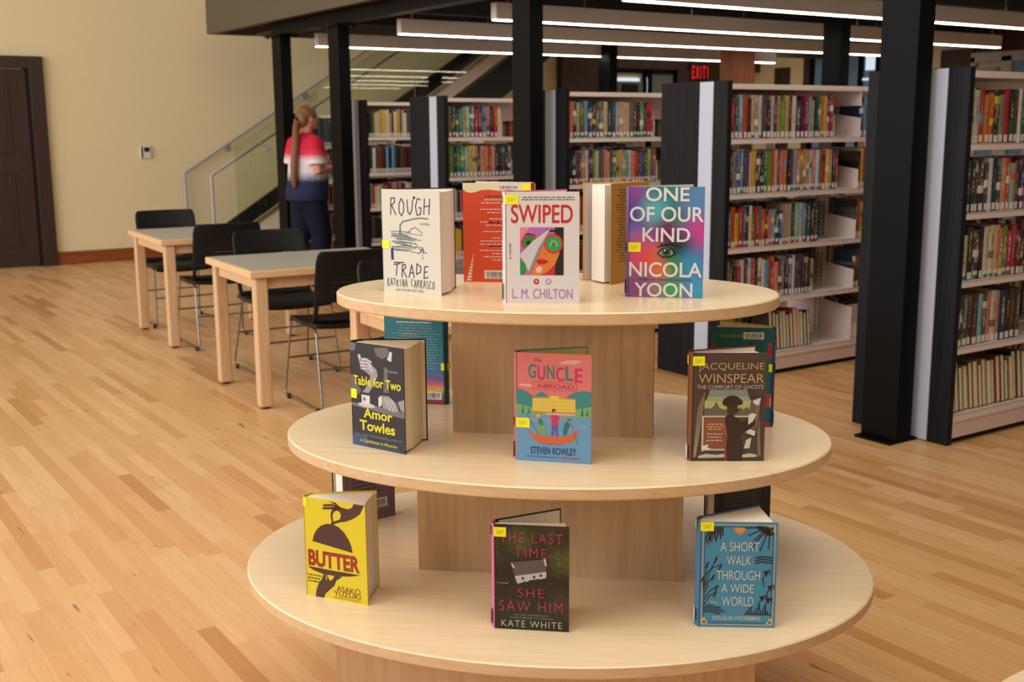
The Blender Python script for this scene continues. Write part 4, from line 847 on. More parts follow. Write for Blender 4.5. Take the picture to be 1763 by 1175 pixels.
def bend(pts, r=0.03, n=5):
    """round the corners of a polyline"""
    pts = [Vector(p) for p in pts]; out = [pts[0]]
    for a, b, c in zip(pts[:-2], pts[1:-1], pts[2:]):
        d1 = (a-b).normalized(); d2 = (c-b).normalized(); rr = min(r, (a-b).length*0.45, (c-b).length*0.45)
        p0 = b+d1*rr; p2 = b+d2*rr
        for i in range(n+1):
            s = i/n; out.append(p0*(1-s)**2+b*2*s*(1-s)+p2*s*s)
    out.append(pts[-1]); return out
def make_chair(label):
    t = thing('stacking_chair', (0, 0, 0), 0, label, 'chair', 'black stacking chairs')
    # seat shell
    nx, ny = 10, 12; w = 0.455
    def sy(j): return 0.225-0.445*j/ny
    def sz(x, y):
        z = 0.452+0.012*(x/0.22)**2-0.010*math.exp(-((y+0.05)/0.12)**2)
        if y > 0.14: z -= 1.6*(y-0.14)**2*2.2
        return z
    rows = []
    for j in range(ny+1):
        y = sy(j); k = 1.0
        hw = w/2*(0.90+0.10*min(1, (0.225-y)/0.09)) if y > 0.135 else w/2
        rows.append([(hw*(-1+2*i/nx), y, sz(hw*(-1+2*i/nx), y)) for i in range(nx+1)])
    m = MB(); vs = [v for r in rows for v in r]; fs = [(j*(nx+1)+i, (j+1)*(nx+1)+i, (j+1)*(nx+1)+i+1, j*(nx+1)+i+1) for j in range(ny) for i in range(nx)]
    m.add(vs, fs, 0, True); s = m.build('seat', 'chair_black', t)
    q = s.modifiers.new('solid', 'SOLIDIFY'); q.thickness = 0.024; q.offset = -1; b = s.modifiers.new('bev', 'BEVEL'); b.width = 0.006; b.segments = 2; b.limit_method = 'ANGLE'
    # backrest shell with an opening above the seat and five slots
    xs = [-0.228, -0.205, -0.15, -0.10, -0.05, 0, 0.05, 0.10, 0.15, 0.205, 0.228]
    zs = [0.455, 0.48, 0.50, 0.535, 0.57, 0.600, 0.6035, 0.624, 0.6275, 0.648, 0.6515, 0.672, 0.6755, 0.696, 0.6995, 0.74, 0.78, 0.815, 0.838]
    slots = {5, 7, 9, 11, 13}
    def by(x, z): return -0.215-0.16*(z-0.455)-0.10*max(0, z-0.68)+0.55*x*x+0.025*max(0, 1-(z-0.455)/0.06)
    m = MB(); vs = []
    for z in zs:
        tp = 1-0.10*max(0, (z-0.79)/0.05)**2
        vs += [(x*tp, by(x, z), z) for x in xs]
    n = len(xs); fs = []
    for j in range(len(zs)-1):
        for i in range(n-1):
            x = (xs[i]+xs[i+1])/2
            if j in (1, 2, 3) and abs(x) < 0.2: continue
            if j in slots and abs(x) < 0.15: continue
            fs.append((j*n+i, j*n+i+1, (j+1)*n+i+1, (j+1)*n+i))
    m.add(vs, fs, 0, True); s = m.build('backrest', 'chair_black', t)
    q = s.modifiers.new('solid', 'SOLIDIFY'); q.thickness = 0.014; q.offset = 0; b = s.modifiers.new('bev', 'BEVEL'); b.width = 0.004; b.segments = 2; b.limit_method = 'ANGLE'
    for sx in (-1, 1):
        m = MB(); m.tube(bend([(sx*0.19, 0.0, 0.428), (sx*0.215, 0.17, 0.428), (sx*0.236, 0.245, 0.018), (sx*0.24, -0.30, 0.018), (sx*0.212, -0.175, 0.425), (sx*0.19, -0.02, 0.428)], 0.03), 0.0058, 8)
        lf = m.build('sled_leg', 'chrome', t)
        for y in (0.18, -0.24):
            MB().box((sx*0.239-0.011, y-0.013, 0), (sx*0.239+0.011, y+0.013, 0.026)).build('glide', 'glide_black', lf, bevel=0.003)
    for y, z in ((0.2065, 0.22), (-0.236, 0.225)):
        MB().tube([(-0.226, y, z), (0.226, y, z)], 0.0055, 8).build('crossbar', 'chrome', t)
    return t
def copy_tree(o, parent=None):
    c = o.copy(); COL.objects.link(c); c.parent = parent
    for ch in list(o.children): copy_tree(ch, c)
    return c
chair = make_chair('black chair tucked under the near side of the middle study table')
spots = [(2.60, 5.53, -0.04, None),
         (2.655, 6.40, pi-0.04, 'black chair on the far side of the middle study table'),
         (2.66, 7.585, -0.04, 'black chair tucked under the near side of the far study table'),
         (2.70, 8.60, pi-0.04, 'black chair on the wall side of the far study table'),
         (2.42, 3.40, -0.04, 'black chair on the near side of the hidden study table, behind the display'),
         (2.56, 4.52, pi-0.04, 'black chair on the far side of the hidden study table, behind the display')]
for i, (x, y, a, lb) in enumerate(spots):
    c = chair if i == 0 else copy_tree(chair)
    c.location = (x, y, 0); c.rotation_euler = (0, 0, a)
    if lb: c['label'] = lb

# ------------------------------------------------------------------ bookcases
LIPS = [1.376, 1.072, 0.768, 0.464]
SEC = 1.075
def bookcase(X0, yf, nsec, label, D=0.54, top=1.69, dz=0.0, cz=0.0):
    t = thing('bookcase', (X0, yf, 0), 0, label, 'bookcase', 'double sided bookcases in rows')
    e = part_box('end_panel', (-0.036, 0, 0.0), (0, D, top), 'black_panel_wood', t, 0.003)
    i = part_box('panel_insert', (-0.042, 0.107, 0.006), (-0.0362, 0.213, top-0.004), 'insert_white', e); i['label'] = 'white vertical strip'
    L = nsec*SEC
    for s in range(nsec):
        a, b = s*SEC+0.002, (s+1)*SEC-0.002
        part_box('canopy_back', (a, D/2-0.002, 1.50+cz), (b, D/2+0.002, 1.643+cz), 'shelf_white', t)
        part_box('canopy', (a, 0, 1.643+cz), (b, D, 1.672+cz), 'shelf_white', t, 0.002)
        for z in LIPS:
            z += dz
            for y0, y1, yl in ((0, 0.25, 0), (D-0.25, D, D-0.003))[:2 if D > 0.4 else 1]:
                m = MB(); m.box((a, y0, z-0.004), (b, y1, z)); m.box((a, yl, z-0.028), (b, yl+0.003, z-0.002)); m.box((a, y0+0.003 if yl == 0 else y0, z-0.026), (b, y0+0.006 if yl == 0 else y0+0.003, z-0.004))
                m.build('shelf', 'shelf_white', t)
        m = MB(); m.box((a, 0, 0.136), (b, D, 0.140)); m.box((a, 0, 0.104), (b, 0.003, 0.138)); m.box((a, D-0.003, 0.104), (b, D, 0.138)); m.build('base_shelf', 'shelf_white', t)
        m = MB(); m.box((a, 0.004, 0.03), (b, 0.007, 0.101)); m.box((a, D-0.007, 0.03), (b, D-0.004, 0.101)); m.build('kick_plate', 'kick_white', t)
        m = MB(); m.box((a, 0.03, 0.0), (b, D-0.03, 0.10)); m.build('plinth', 'dark_gap', t)  # dark block painted as the shaded gap under the kick plate
    for s in range(0, nsec+1):
        x = s*SEC; x0 = x-0.012 if s else 0.001; x1 = x+0.012 if s < nsec else x
        m = MB(); m.box((x0, D/2-0.035, 0.10), (x1 if s else 0.018, D/2+0.035, 1.643+cz))
        for k in range(60):
            z = 0.16+k*0.0245
            m.box((x0-0.0006, D/2-0.022, z), (x0+0.001, D/2-0.014, z+0.014), 1); m.box((x0-0.0006, D/2+0.014, z), (x0+0.001, D/2+0.022, z+0.014), 1)
        m.build('upright', ['shelf_white', 'dark_gap'], t)
        if s == 0: continue
        for z in LIPS+[0.140]:
            z += dz if z > 0.2 else 0
            m = MB(); hh = 0.112 if z > 0.2 else 0.20
            for sy in (1, -1):
                M = Matrix.Translation((x-0.0016, D/2, z)) @ Matrix.Rotation(pi/2, 4, 'Z') @ Matrix.Rotation(pi/2, 4, 'X')
                poly = [(-sy*(D/2-0.008), 0.0), (-sy*0.03, 0.0), (-sy*0.03, hh+0.03), (-sy*(D/2-0.008), hh)]
                m.prism([(p[0], p[1]) for p in poly], -0.0012, 0.0012, 0, M)
            m.build('shelf_bracket', 'shelf_white', t)
        m = MB(); m.box((x-0.003, 0.008, 1.56+cz), (x-0.0006, D-0.008, 1.643+cz)); m.build('canopy_bracket', 'shelf_white', t)
    return t
bookcase(4.476, 3.07, 2, 'rightmost bookcase, cut off by the right edge of the photo', dz=-0.015)
bookcase(4.540, 4.598, 3, 'second bookcase from the right, behind the rainbow book')
bookcase(4.535, 6.071, 3, 'third bookcase from the right, behind the golden open book')
bookcase(4.535, 7.614, 3, 'fourth bookcase from the right, just left of the middle column')
bookcase(4.535, 8.961, 3, 'fifth bookcase from the right, second from the left')
bookcase(4.54, 10.49, 3, 'leftmost bookcase, beside the person and mostly hidden', D=0.30, top=1.595, dz=-0.09, cz=-0.09)

CN = {'red': (192, 46, 42), 'dark red': (120, 32, 38), 'crimson': (176, 30, 52), 'orange': (222, 122, 44), 'orange-red': (212, 78, 42), 'yellow': (226, 190, 50), 'gold': (186, 140, 50), 'tan': (190, 156, 108), 'beige': (208, 188, 152), 'cream': (226, 214, 186), 'white': (228, 222, 214), 'grey': (146, 142, 138), 'dark grey': (72, 70, 70), 'black': (32, 30, 32), 'brown': (104, 72, 50), 'dark brown': (60, 44, 36),
      'navy': (38, 44, 82), 'blue': (48, 92, 160), 'light blue': (112, 160, 196), 'slate': (84, 98, 112), 'teal': (36, 130, 128), 'pale teal': (140, 186, 178), 'dark teal': (28, 70, 76), 'green': (84, 150, 56), 'dark green': (34, 74, 52), 'pale green': (176, 190, 140), 'olive': (116, 106, 54), 'purple': (112, 62, 124), 'lavender': (166, 160, 190), 'pink': (222, 130, 140), 'magenta': (180, 36, 90), 'salmon': (222, 130, 104), 'peach': (226, 176, 128), 'maroon': (92, 34, 46)}
INKS = [(232, 226, 214), (24, 24, 28), (226, 196, 60), (206, 50, 44), (232, 226, 214), (200, 170, 110), (90, 150, 190)]
ORD = ['first', 'second', 'third', 'fourth', 'fifth', 'sixth', 'seventh', 'eighth', 'ninth', 'tenth', 'eleventh', 'twelfth', 'thirteenth', 'fourteenth', 'fifteenth', 'sixteenth', 'seventeenth', 'eighteenth', 'nineteenth', 'twentieth', 'twenty-first', 'twenty-second', 'twenty-third', 'twenty-fourth', 'twenty-fifth', 'twenty-sixth', 'twenty-seventh', 'twenty-eighth', 'twenty-ninth', 'thirtieth', 'thirty-first', 'thirty-second', 'thirty-third', 'thirty-fourth', 'thirty-fifth', 'thirty-sixth']
def book_bm(m, T, D, H, mi=0, pi_=1):
    """spine at y=0 facing -y, boards and an inset page block"""
    c = 0.0022
    sp = [(0, 0.003), (T*0.25, 0.0006), (T*0.5, 0), (T*0.75, 0.0006), (T, 0.003), (T, D), (T-c, D), (T-c, 0.004), (c, 0.004), (c, D), (0, D)]
    m.prism(sp, 0, H, mi)
    m.box((c, 0.004, 0.003), (T-c, D-0.004, H-0.004), pi_)
    return m
def shelved(x, yf, z, T, H, D, cname, label, group, tilt=0.0, flip=False, lean=0.0, spine_lab=True, ink=None, blob=None):
    m = MB(); book_bm(m, T, D, H)
    o = m.build('shelved_book', ['book_cover', 'page_cream' if flip else 'page_edge'])
    if flip:
        M = Matrix.Translation((x+T, yf, z)) @ Matrix.Rotation(-tilt, 4, 'X') @ Matrix.Translation((0, D, 0)) @ Matrix.Rotation(pi, 4, 'Z')
    else:
        M = Matrix.Translation((x, yf, z)) @ Matrix.Rotation(lean, 4, 'Y') @ Matrix.Rotation(-tilt, 4, 'X')
    o.matrix_world = M
    gy = sum(CN[cname])/3
    j = lambda v: max(0, min(255, (v*0.97+gy*0.03)*0.84+RND.randint(-10, 10)))
    o.color = S(*[j(v) for v in CN[cname]])
    if ink is None:
        ink = RND.choice(INKS)
        if sum(abs(a-b) for a, b in zip(ink, CN[cname])) < 150: ink = (24, 24, 28) if sum(CN[cname]) > 380 else (232, 226, 214)
    o['ink'] = [float(v) for v in S(*ink)[:3]]
    tag(o, label, 'book', group)
    if spine_lab and not flip:
        q = MB(); e = 0.0012
        lz = 0.004+0.004*RND.random(); q.box((T*0.2, -e, lz), (T*0.8, 0.0028, lz+0.031)); a = q.build('spine_label', 'label_white', o)
        if blob and RND.random() < blob[1]:
            MB().box((T*0.18, -e-0.0008, lz-0.001), (T*0.82, -e+0.0002, lz+0.014)).build('genre_sticker', flat(*blob[0]), o)
    return o
def row(X0, X1, yf, z, names, where, group, seed, hmin=0.205, hmax=0.24, flush=0.018, blob=None, start=0, total=None):
    r = random.Random(seed); n = len(names)
    ws = [0.8+0.5*r.random() for _ in names]; s = sum(ws); gap = 0.0015
    x = X0
    for i, (nm, w) in enumerate(zip(names, ws)):
        T = (X1-X0)*w/s; H = hmin+(hmax-hmin)*r.random()
        if r.random() < 0.55: H = hmax-0.008*r.random()
        if i == 0 and start: H = H
        shelved(x+gap/2, yf+flush+0.006*r.random(), z, T-gap, H, 0.145+0.02*r.random(), nm, '%s book, %s from left, %s' % (nm, ORD[i+start], where), group, blob=blob)
        x += T
P = lambda s: [q.strip() for q in s.split(',')]
R4 = 'second bookcase from the right'
y4 = 4.598
row(4.552, 5.385, y4, LIPS[0], P('red, dark grey, light blue, orange-red, black, beige, grey, cream, dark grey, black, beige, navy, tan, green, tan, maroon, white, dark grey, navy, crimson, light blue, tan, dark green, teal, orange, yellow, blue, red'), 'top shelf, '+R4, 'books on the '+R4, 11, blob=((30, 120, 130), 0.15))
row(4.552, 5.445, y4, LIPS[1], P('navy, grey, blue, light blue, dark grey, purple, peach, yellow, navy, dark brown, teal, green, orange-red, beige, crimson, pink, orange, black, slate, lavender, salmon, grey, orange, green, cream, pink, white, teal, orange-red, yellow, tan, navy, red'), 'second shelf, '+R4, 'books on the '+R4, 12, hmin=0.225, blob=((40, 110, 140), 0.2))
row(4.552, 5.290, y4, LIPS[2], P('light blue, orange-red, yellow, red, slate, navy, cream, green, red, teal, orange-red, dark red, pink, light blue, navy, blue, tan, tan, beige, dark grey, pale teal, beige, light blue, dark green, black, dark teal'), 'third shelf, '+R4, 'books on the '+R4, 13, hmin=0.19, hmax=0.235, blob=((200, 50, 50), 0.5))
row(4.552, 5.270, y4, LIPS[3], P('pale teal, dark red, black, red, cream, dark grey, white, magenta, black, cream, white, light blue, red, orange-red, pink, dark brown, grey, black, slate, white, dark grey, purple, dark brown, navy, black, beige'), 'fourth shelf, '+R4, 'books on the '+R4, 14, hmin=0.19)
S2 = 4.54+SEC
for k, (z, ns, w) in enumerate(((LIPS[0], 'navy, light blue, dark grey, brown, grey, tan', 0.18), (LIPS[1], 'black, yellow, red, slate, olive, black', 0.18), (LIPS[2], 'black, orange-red, yellow, gold, tan, brown', 0.18), (LIPS[3], 'navy, dark grey, brown, dark brown, slate, black', 0.18))):
    row(S2+0.008, S2+w, y4, z, P(ns), ['top', 'second', 'third', 'fourth'][k]+' shelf past the bracket, '+R4, 'books on the '+R4, 30+k, hmin=0.215)
R5 = 'rightmost bookcase'; y5 = 3.07
d5 = -0.015
row(4.486, 4.97, y5, LIPS[0]+d5, P('cream, white, red, orange, orange-red, black, grey, red, black, dark grey, white, dark green, black, slate'), 'top shelf, '+R5, 'books on the '+R5, 21)
row(4.486, 4.97, y5, LIPS[1]+d5, P('dark grey, black, navy, dark brown, dark grey, white, black, dark teal, salmon, red, pale teal, dark red, navy, crimson'), 'second shelf, '+R5, 'books on the '+R5, 22, hmin=0.21)
row(4.486, 4.97, y5, LIPS[2]+d5, P('cream, black, dark grey, black, white, cream, peach, orange, green, red, magenta, dark red, black'), 'third shelf, '+R5, 'books on the '+R5, 23, hmin=0.20, blob=((30, 130, 130), 0.4))
row(4.486, 4.97, y5, LIPS[3]+d5, P('dark teal, dark grey, dark brown, maroon, pale teal, slate, salmon, cream, tan, navy, black, dark green, dark grey'), 'fourth shelf, '+R5, 'books on the '+R5, 24, hmin=0.20)
R3 = 'third bookcase from the right'; y3 = 6.071
row(4.55, 5.27, y3, LIPS[0], P('orange, dark brown, pale green, brown, light blue, navy, navy, brown, slate, peach, navy, dark green, lavender, tan, beige, peach, slate, dark red, black, green, dark grey, red, crimson'), 'top shelf, '+R3, 'books on the '+R3, 41, blob=((30, 130, 130), 0.3))
row(4.55, 5.30, y3, LIPS[1], P('black, black, dark grey, dark red, grey, cream, maroon, green, beige, blue, olive, pink, yellow, purple, green, yellow, peach, grey, pale teal, white, salmon, red, navy, purple, dark teal, yellow, blue, red'), 'second shelf, '+R3, 'books on the '+R3, 42, hmin=0.19, hmax=0.225, blob=((190, 50, 50), 0.5))
R2 = 'fourth bookcase from the right'; yy2 = 7.614
row(4.55, 5.03, yy2, LIPS[0], P('olive, navy, dark green, teal, tan, pale teal, navy, crimson, dark red, light blue, pink, black, red, white'), 'top shelf, '+R2, 'books on the '+R2, 51, blob=((200, 50, 50), 0.25))
row(4.55, 5.12, yy2, LIPS[1], P('green, black, teal, teal, pale teal, yellow, beige, dark red, peach, orange, red, pink, dark grey, black, dark grey, black, slate'), 'second shelf, '+R2, 'books on the '+R2, 52, hmin=0.225)
# bottom shelves: fore-edges outward, leaning back
def base_row(X0, X1, yf, names, where, group, seed):
    r = random.Random(seed); n = len(names); x = X0
    for i, nm in enumerate(names):
        T = (X1-X0)/n*(0.85+0.3*r.random()); T = min(T, X1-x)
        shelved(x, yf+0.02+0.012*r.random(), 0.1445, T-0.0015, 0.195+0.04*r.random(), 0.14, nm, '%s book, pages outward, %s from left, %s' % (nm, ORD[i], where), group, tilt=rad(6), flip=True)
        x += T
base_row(4.93, 5.27, y4, P('dark grey, black, black, dark brown, cream, brown, black, red, beige, cream, dark green, black'), 'bottom shelf, '+R4, 'books on the '+R4, 61)
base_row(4.486, 5.12, y5, P('pale green, black, dark brown, cream, olive, gold, brown, grey, tan, dark green, red, black, dark brown, tan, black, brown, dark grey, cream'), 'bottom shelf, '+R5, 'books on the '+R5, 62)

# the books too far or too hidden to tell apart: far bookcases and the backs of the rows
def book_mass():
    r = random.Random(99); m = MB(); keys = list(CN); mats = [flat(*CN[c]) for c in keys]+[MT('page_edge'), MT('label_white')]
    def fill(X0, X1, yf, z, back=False, pal=None, hmin=0.20, lab=True):
        x = X0
        while x < X1-0.02:
            T = 0.015+0.016*r.random(); H = hmin+0.035*r.random(); mi = keys.index(r.choice(pal or keys))
            c = 0.002; D = 0.15
            y0 = yf+0.02 if not back else yf-0.02-D
            m.box((x, y0, z), (x+T-0.001, y0+D-0.003, z+H), mi)
            m.box((x+c, y0+0.004, z+H-0.003), (x+T-c-0.001, y0+D, z+H+0.0004), len(keys))
            if lab and not back: m.box((x+T*0.2, y0-0.001, z+0.004), (x+T*0.78, y0+0.001, z+0.034), len(keys)+1)
            x += T
    dk = ['dark grey', 'black', 'brown', 'dark brown', 'navy', 'cream', 'beige', 'tan', 'dark red', 'slate', 'grey']
    fill(4.55, 5.2, 8.961, LIPS[0], pal=['dark grey', 'dark green', 'black', 'yellow', 'dark brown', 'tan', 'slate', 'orange', 'cream', 'beige', 'olive', 'dark grey'])
    fill(4.55, 5.2, 8.961, LIPS[1], pal=['dark red', 'brown', 'black', 'dark grey', 'maroon', 'black', 'light blue', 'white', 'navy'])
    fill(4.55, 5.2, 8.961, LIPS[2], pal=['cream', 'beige', 'pink', 'teal', 'red', 'pale green', 'grey', 'dark red', 'white'], hmin=0.18)
    fill(4.55, 5.2, 8.961, LIPS[3], pal=['cream', 'orange-red', 'black', 'dark grey', 'black', 'brown'])
    fill(4.55, 5.5, 7.614, LIPS[2], pal=['beige', 'pink', 'grey', 'cream', 'black', 'dark brown'], hmin=0.18)
    fill(4.55, 5.5, 7.614, LIPS[3]); fill(4.55, 5.5, 6.071, LIPS[2]); fill(4.55, 5.5, 6.071, LIPS[3])
    fill(4.55, 5.55, 10.49, LIPS[0]-0.09, pal=['dark red', 'dark green', 'dark grey', 'black', 'red', 'slate']); fill(4.55, 5.55, 10.49, LIPS[1]-0.09, pal=['cream', 'maroon', 'tan', 'grey', 'white', 'brown'])
    fill(4.55, 5.55, 10.49, LIPS[2]-0.09, pal=['dark brown', 'tan', 'salmon', 'beige']); fill(4.55, 5.55, 10.49, LIPS[3]-0.09, pal=dk); fill(4.55, 5.55, 10.49, 0.145, pal=dk)
    for yb, X0, dz in ((3.61, 4.486, -0.015), (5.138, 4.552, 0), (6.611, 4.55, 0), (8.154, 4.55, 0), (9.501, 4.55, 0)):
        for z in LIPS: fill(X0, X0+2.05, yb, z+dz, True, dk if z < 1.3 else None, 0.20)
    # leaning rows on the far sides of the bottom shelves
    for yb, X0, X1 in ((3.61, 4.486, 5.5), (5.138, 4.90, 5.32), (5.138, 5.64, 6.2)):
        x = X0
        while x < X1-0.02:
            T = 0.02+0.014*r.random(); mi = keys.index(r.choice(dk+['dark grey', 'slate'])); H = 0.22+0.03*r.random()
            M = Matrix.Translation((x, yb-0.03, 0.146)) @ Matrix.Rotation(rad(17), 4, 'X')
            m.box((0, -0.15, 0), (T-0.001, 0, H), mi, M)
            x += T
    # rows on the bottom shelf of the second section
    x = 5.64
    while x < 5.95:
        T = 0.022+0.014*r.random(); M = Matrix.Translation((x, y4+0.03, 0.142)) @ Matrix.Rotation(rad(-17), 4, 'X')
        m.box((0, 0.003, 0), (T-0.001, 0.14, 0.21), keys.index(r.choice(dk)), M); m.box((0.002, 0, 0.003), (T-0.003, 0.1, 0.207), len(keys), M); x += T
    o = m.build('shelved_books', mats)
    tag(o, 'mixed books filling the far bookcases and the back rows', 'books', kind='stuff')
book_mass()
# white metal bookends closing the rows
def bookend(x, yf, z, label):
    t = thing('bookend', (x, yf+0.02, z), 0, label, 'bookend', 'white metal bookends')
    M = Matrix.Rotation(pi/2, 4, 'Z') @ Matrix.Rotation(pi/2, 4, 'X')
    MB().prism([(0, 0.0015), (0.13, 0.0015), (0.13, 0.20), (0.03, 0.20), (0.006, 0.12), (0, 0.1)], 0, 0.003, 0, M).build('upright_plate', 'shelf_white', t)
    part_box('foot_plate', (-0.06, 0, 0), (0.003, 0.13, 0.0015), 'shelf_white', t)
bookend(5.036, yy2, LIPS[0], 'white bookend ending the top shelf row of the fourth bookcase from right')
bookend(5.126, yy2, LIPS[1], 'white bookend ending the second shelf row of the fourth bookcase from right')
bookend(5.278, y3, LIPS[0], 'white bookend ending the top shelf row of the third bookcase from right')
bookend(5.308, y3, LIPS[1], 'white bookend ending the second shelf row of the third bookcase from right')
bookend(5.392, y4, LIPS[0], 'white bookend ending the top shelf row of the second bookcase from right')

# ------------------------------------------------------------------ linear lamps under the mezzanine
def lamp(y, label, L=6.05, x0=4.6):
    t = thing('linear_lamp', (x0, y, 2.2), 0, label, 'lamp', 'long hanging lamps')
    part_box('housing', (0, -0.035, 0.008), (L, 0.035, 0.125), 'fixture_grey', t, 0.002)
    part_box('diffuser', (0.004, -0.026, 0.001), (L-0.004, 0.026, 0.008), 'lamp_strip', t)
    for x in (0.12, 1.9, 3.9, L-0.12):
        m = MB(); m.tube([(x, 0, 0.125), (x, 0, 0.50)], 0.003, 6); m.tube([(x, 0, 0.125), (x, 0, 0.165)], 0.008, 8); m.build('suspension_cable', 'cable', t)
lamp(4.10, 'long hanging lamp nearest the right column, out of view, added for its light')  # unseen fixture continuing the row, added to light the near bookcases
lamp(5.60, 'topmost of the four long hanging lamps in view')
lamp(7.067, 'second from top of the long hanging lamps, right of the middle column')
lamp(8.485, 'third long hanging lamp from the top')
lamp(10.10, 'lowest and farthest of the long hanging lamps, starting at the left columns')

# ------------------------------------------------------------------ staircase along the cream wall
def stairs():
    X0, YN, YF = 4.2, 11.9, 13.05
    t = thing('staircase', (X0, YN, 0), 0, 'black steel staircase with glass guard rising along the cream wall', 'staircase')
    k = 0.618; line = lambda x: 0.467+k*(x+X0-4.618); XE = 5.3; xb0 = 0.06
    YM = Matrix.Rotation(pi/2, 4, 'X')                                # (x, z) outlines extruded along y
    def slab(poly, y0, y1, m, name): return MB().prism(poly, -y1, -y0, 0, YM).build(name, m, t)
    o = slab([(xb0-0.08, 0), (xb0+0.1, 0), (XE, line(XE)-0.155), (XE, line(XE)), (xb0-0.08, max(0.01, line(xb0-0.08)))], 0.0, 0.03, 'stringer_taupe', 'stringer'); o['label'] = 'pale near stringer'
    W2 = YF-YN
    slab([(xb0-0.1, 0), (0.7, 0), (XE, line(XE)-0.5), (XE, line(XE)-0.13), (xb0-0.1, 0.02)], W2-0.03, W2+0.02, 'stair_black', 'stringer')
    slab([(0.45, 0), (1.1, 0), (XE, line(XE)-0.545), (XE, line(XE)-0.16), (0.42, 0.02)], 0.035, W2-0.035, 'stair_black', 'soffit')
    n = 17; rise = 0.172; run = rise/k
    for i in range(n):
        xx = 0.02+i*run; z = line(xx)-0.26
        if z < 0.05 or xx > 4.9: continue
        part_box('tread', (xx, 0.032, z-0.045), (xx+run+0.015, W2-0.032, z), 'stair_black', t)
        part_box('riser', (xx+run-0.005, 0.034, z-0.01), (xx+run+0.005, W2-0.034, z+rise-0.045), 'stair_black', t)
    for xa, xb in ((0.226, 2.435), (2.447, 4.6)):
        slab([(xa, line(xa)-0.05), (xb, line(xb)-0.05), (xb, line(xb)+0.90), (xa, line(xa)+0.92)], -0.014, -0.002, 'stair_glass', 'glass_panel')
    rl = lambda x: 0.969+0.593*x
    MB().tube(bend([(0.01, 0.12, 0.0), (0.0, 0.12, 0.969), (3.9, 0.12, rl(3.9))], 0.03), 0.018, 10).build('handrail', 'rail_steel', t)
    for x in (0.60, 2.62):
        m = MB(); m.tube([(x, -0.034, rl(x)-0.09), (x, -0.015, rl(x)-0.09)], 0.042, 14); m.tube([(x, -0.02, rl(x)-0.09), (x-0.04, 0.11, rl(x)-0.02)], 0.008, 8); m.build('rail_bracket', 'rail_steel', t)
stairs()
def wall_rail():
    t = thing('wall_handrail', (4.24, WALL_Y-0.09, 0), 0, 'grey handrail fixed to the cream wall above the stairs', 'handrail')
    z = lambda x: 0.965+0.61*x
    MB().tube(bend([(0.02, 0.0, 0.0), (0.0, 0.0, 0.965), (3.9, 0.0, z(3.9))], 0.03), 0.018, 10).build('rail', 'rail_steel', t)
    for x in (0.55, 1.55, 2.6):
        m = MB(); m.tube([(x, 0.088, z(x)-0.07), (x, 0.07, z(x)-0.07)], 0.035, 14); m.tube([(x, 0.08, z(x)-0.07), (x, 0.0, z(x)-0.02)], 0.009, 8); m.build('wall_bracket', 'rail_steel', t)
wall_rail()
# thermostat and exit sign
def thermostat():
    t = thing('thermostat', (3.79, WALL_Y, 1.205), 0, 'small white thermostat on the cream wall', 'thermostat')
    part_box('housing', (-0.005, -0.028, -0.068), (0.107, -0.0005, 0.068), 'thermo_white', t, 0.004)
    part_box('screen', (0.032, -0.0295, 0.005), (0.092, -0.0275, 0.055), 'dark_gap', t)
    part_box('side_grille', (-0.002, -0.0295, -0.062), (0.016, -0.0275, 0.064), 'dark_gap', t)
thermostat()
def exit_sign():
    t = thing('exit_sign', (12.18, WALL_Y-0.10, 2.25), 0, 'red lit EXIT sign on the dark far wall', 'sign')
    part_box('sign_body', (-0.19, 0.0, -0.125), (0.19, 0.099, 0.125), 'exit_body', t, 0.004)
    vs, fs = text_mesh('EXIT', -0.01, 1.35)
    MB().add([(-0.16+0.27*x, -0.002, -0.09+0.18*y) for x, y in vs], fs).build('lettering', 'exit_red', t)
    part_box('arrow_bar', (0.152, -0.002, -0.09), (0.160, -0.0005, 0.09), 'exit_red', t)
exit_sign()

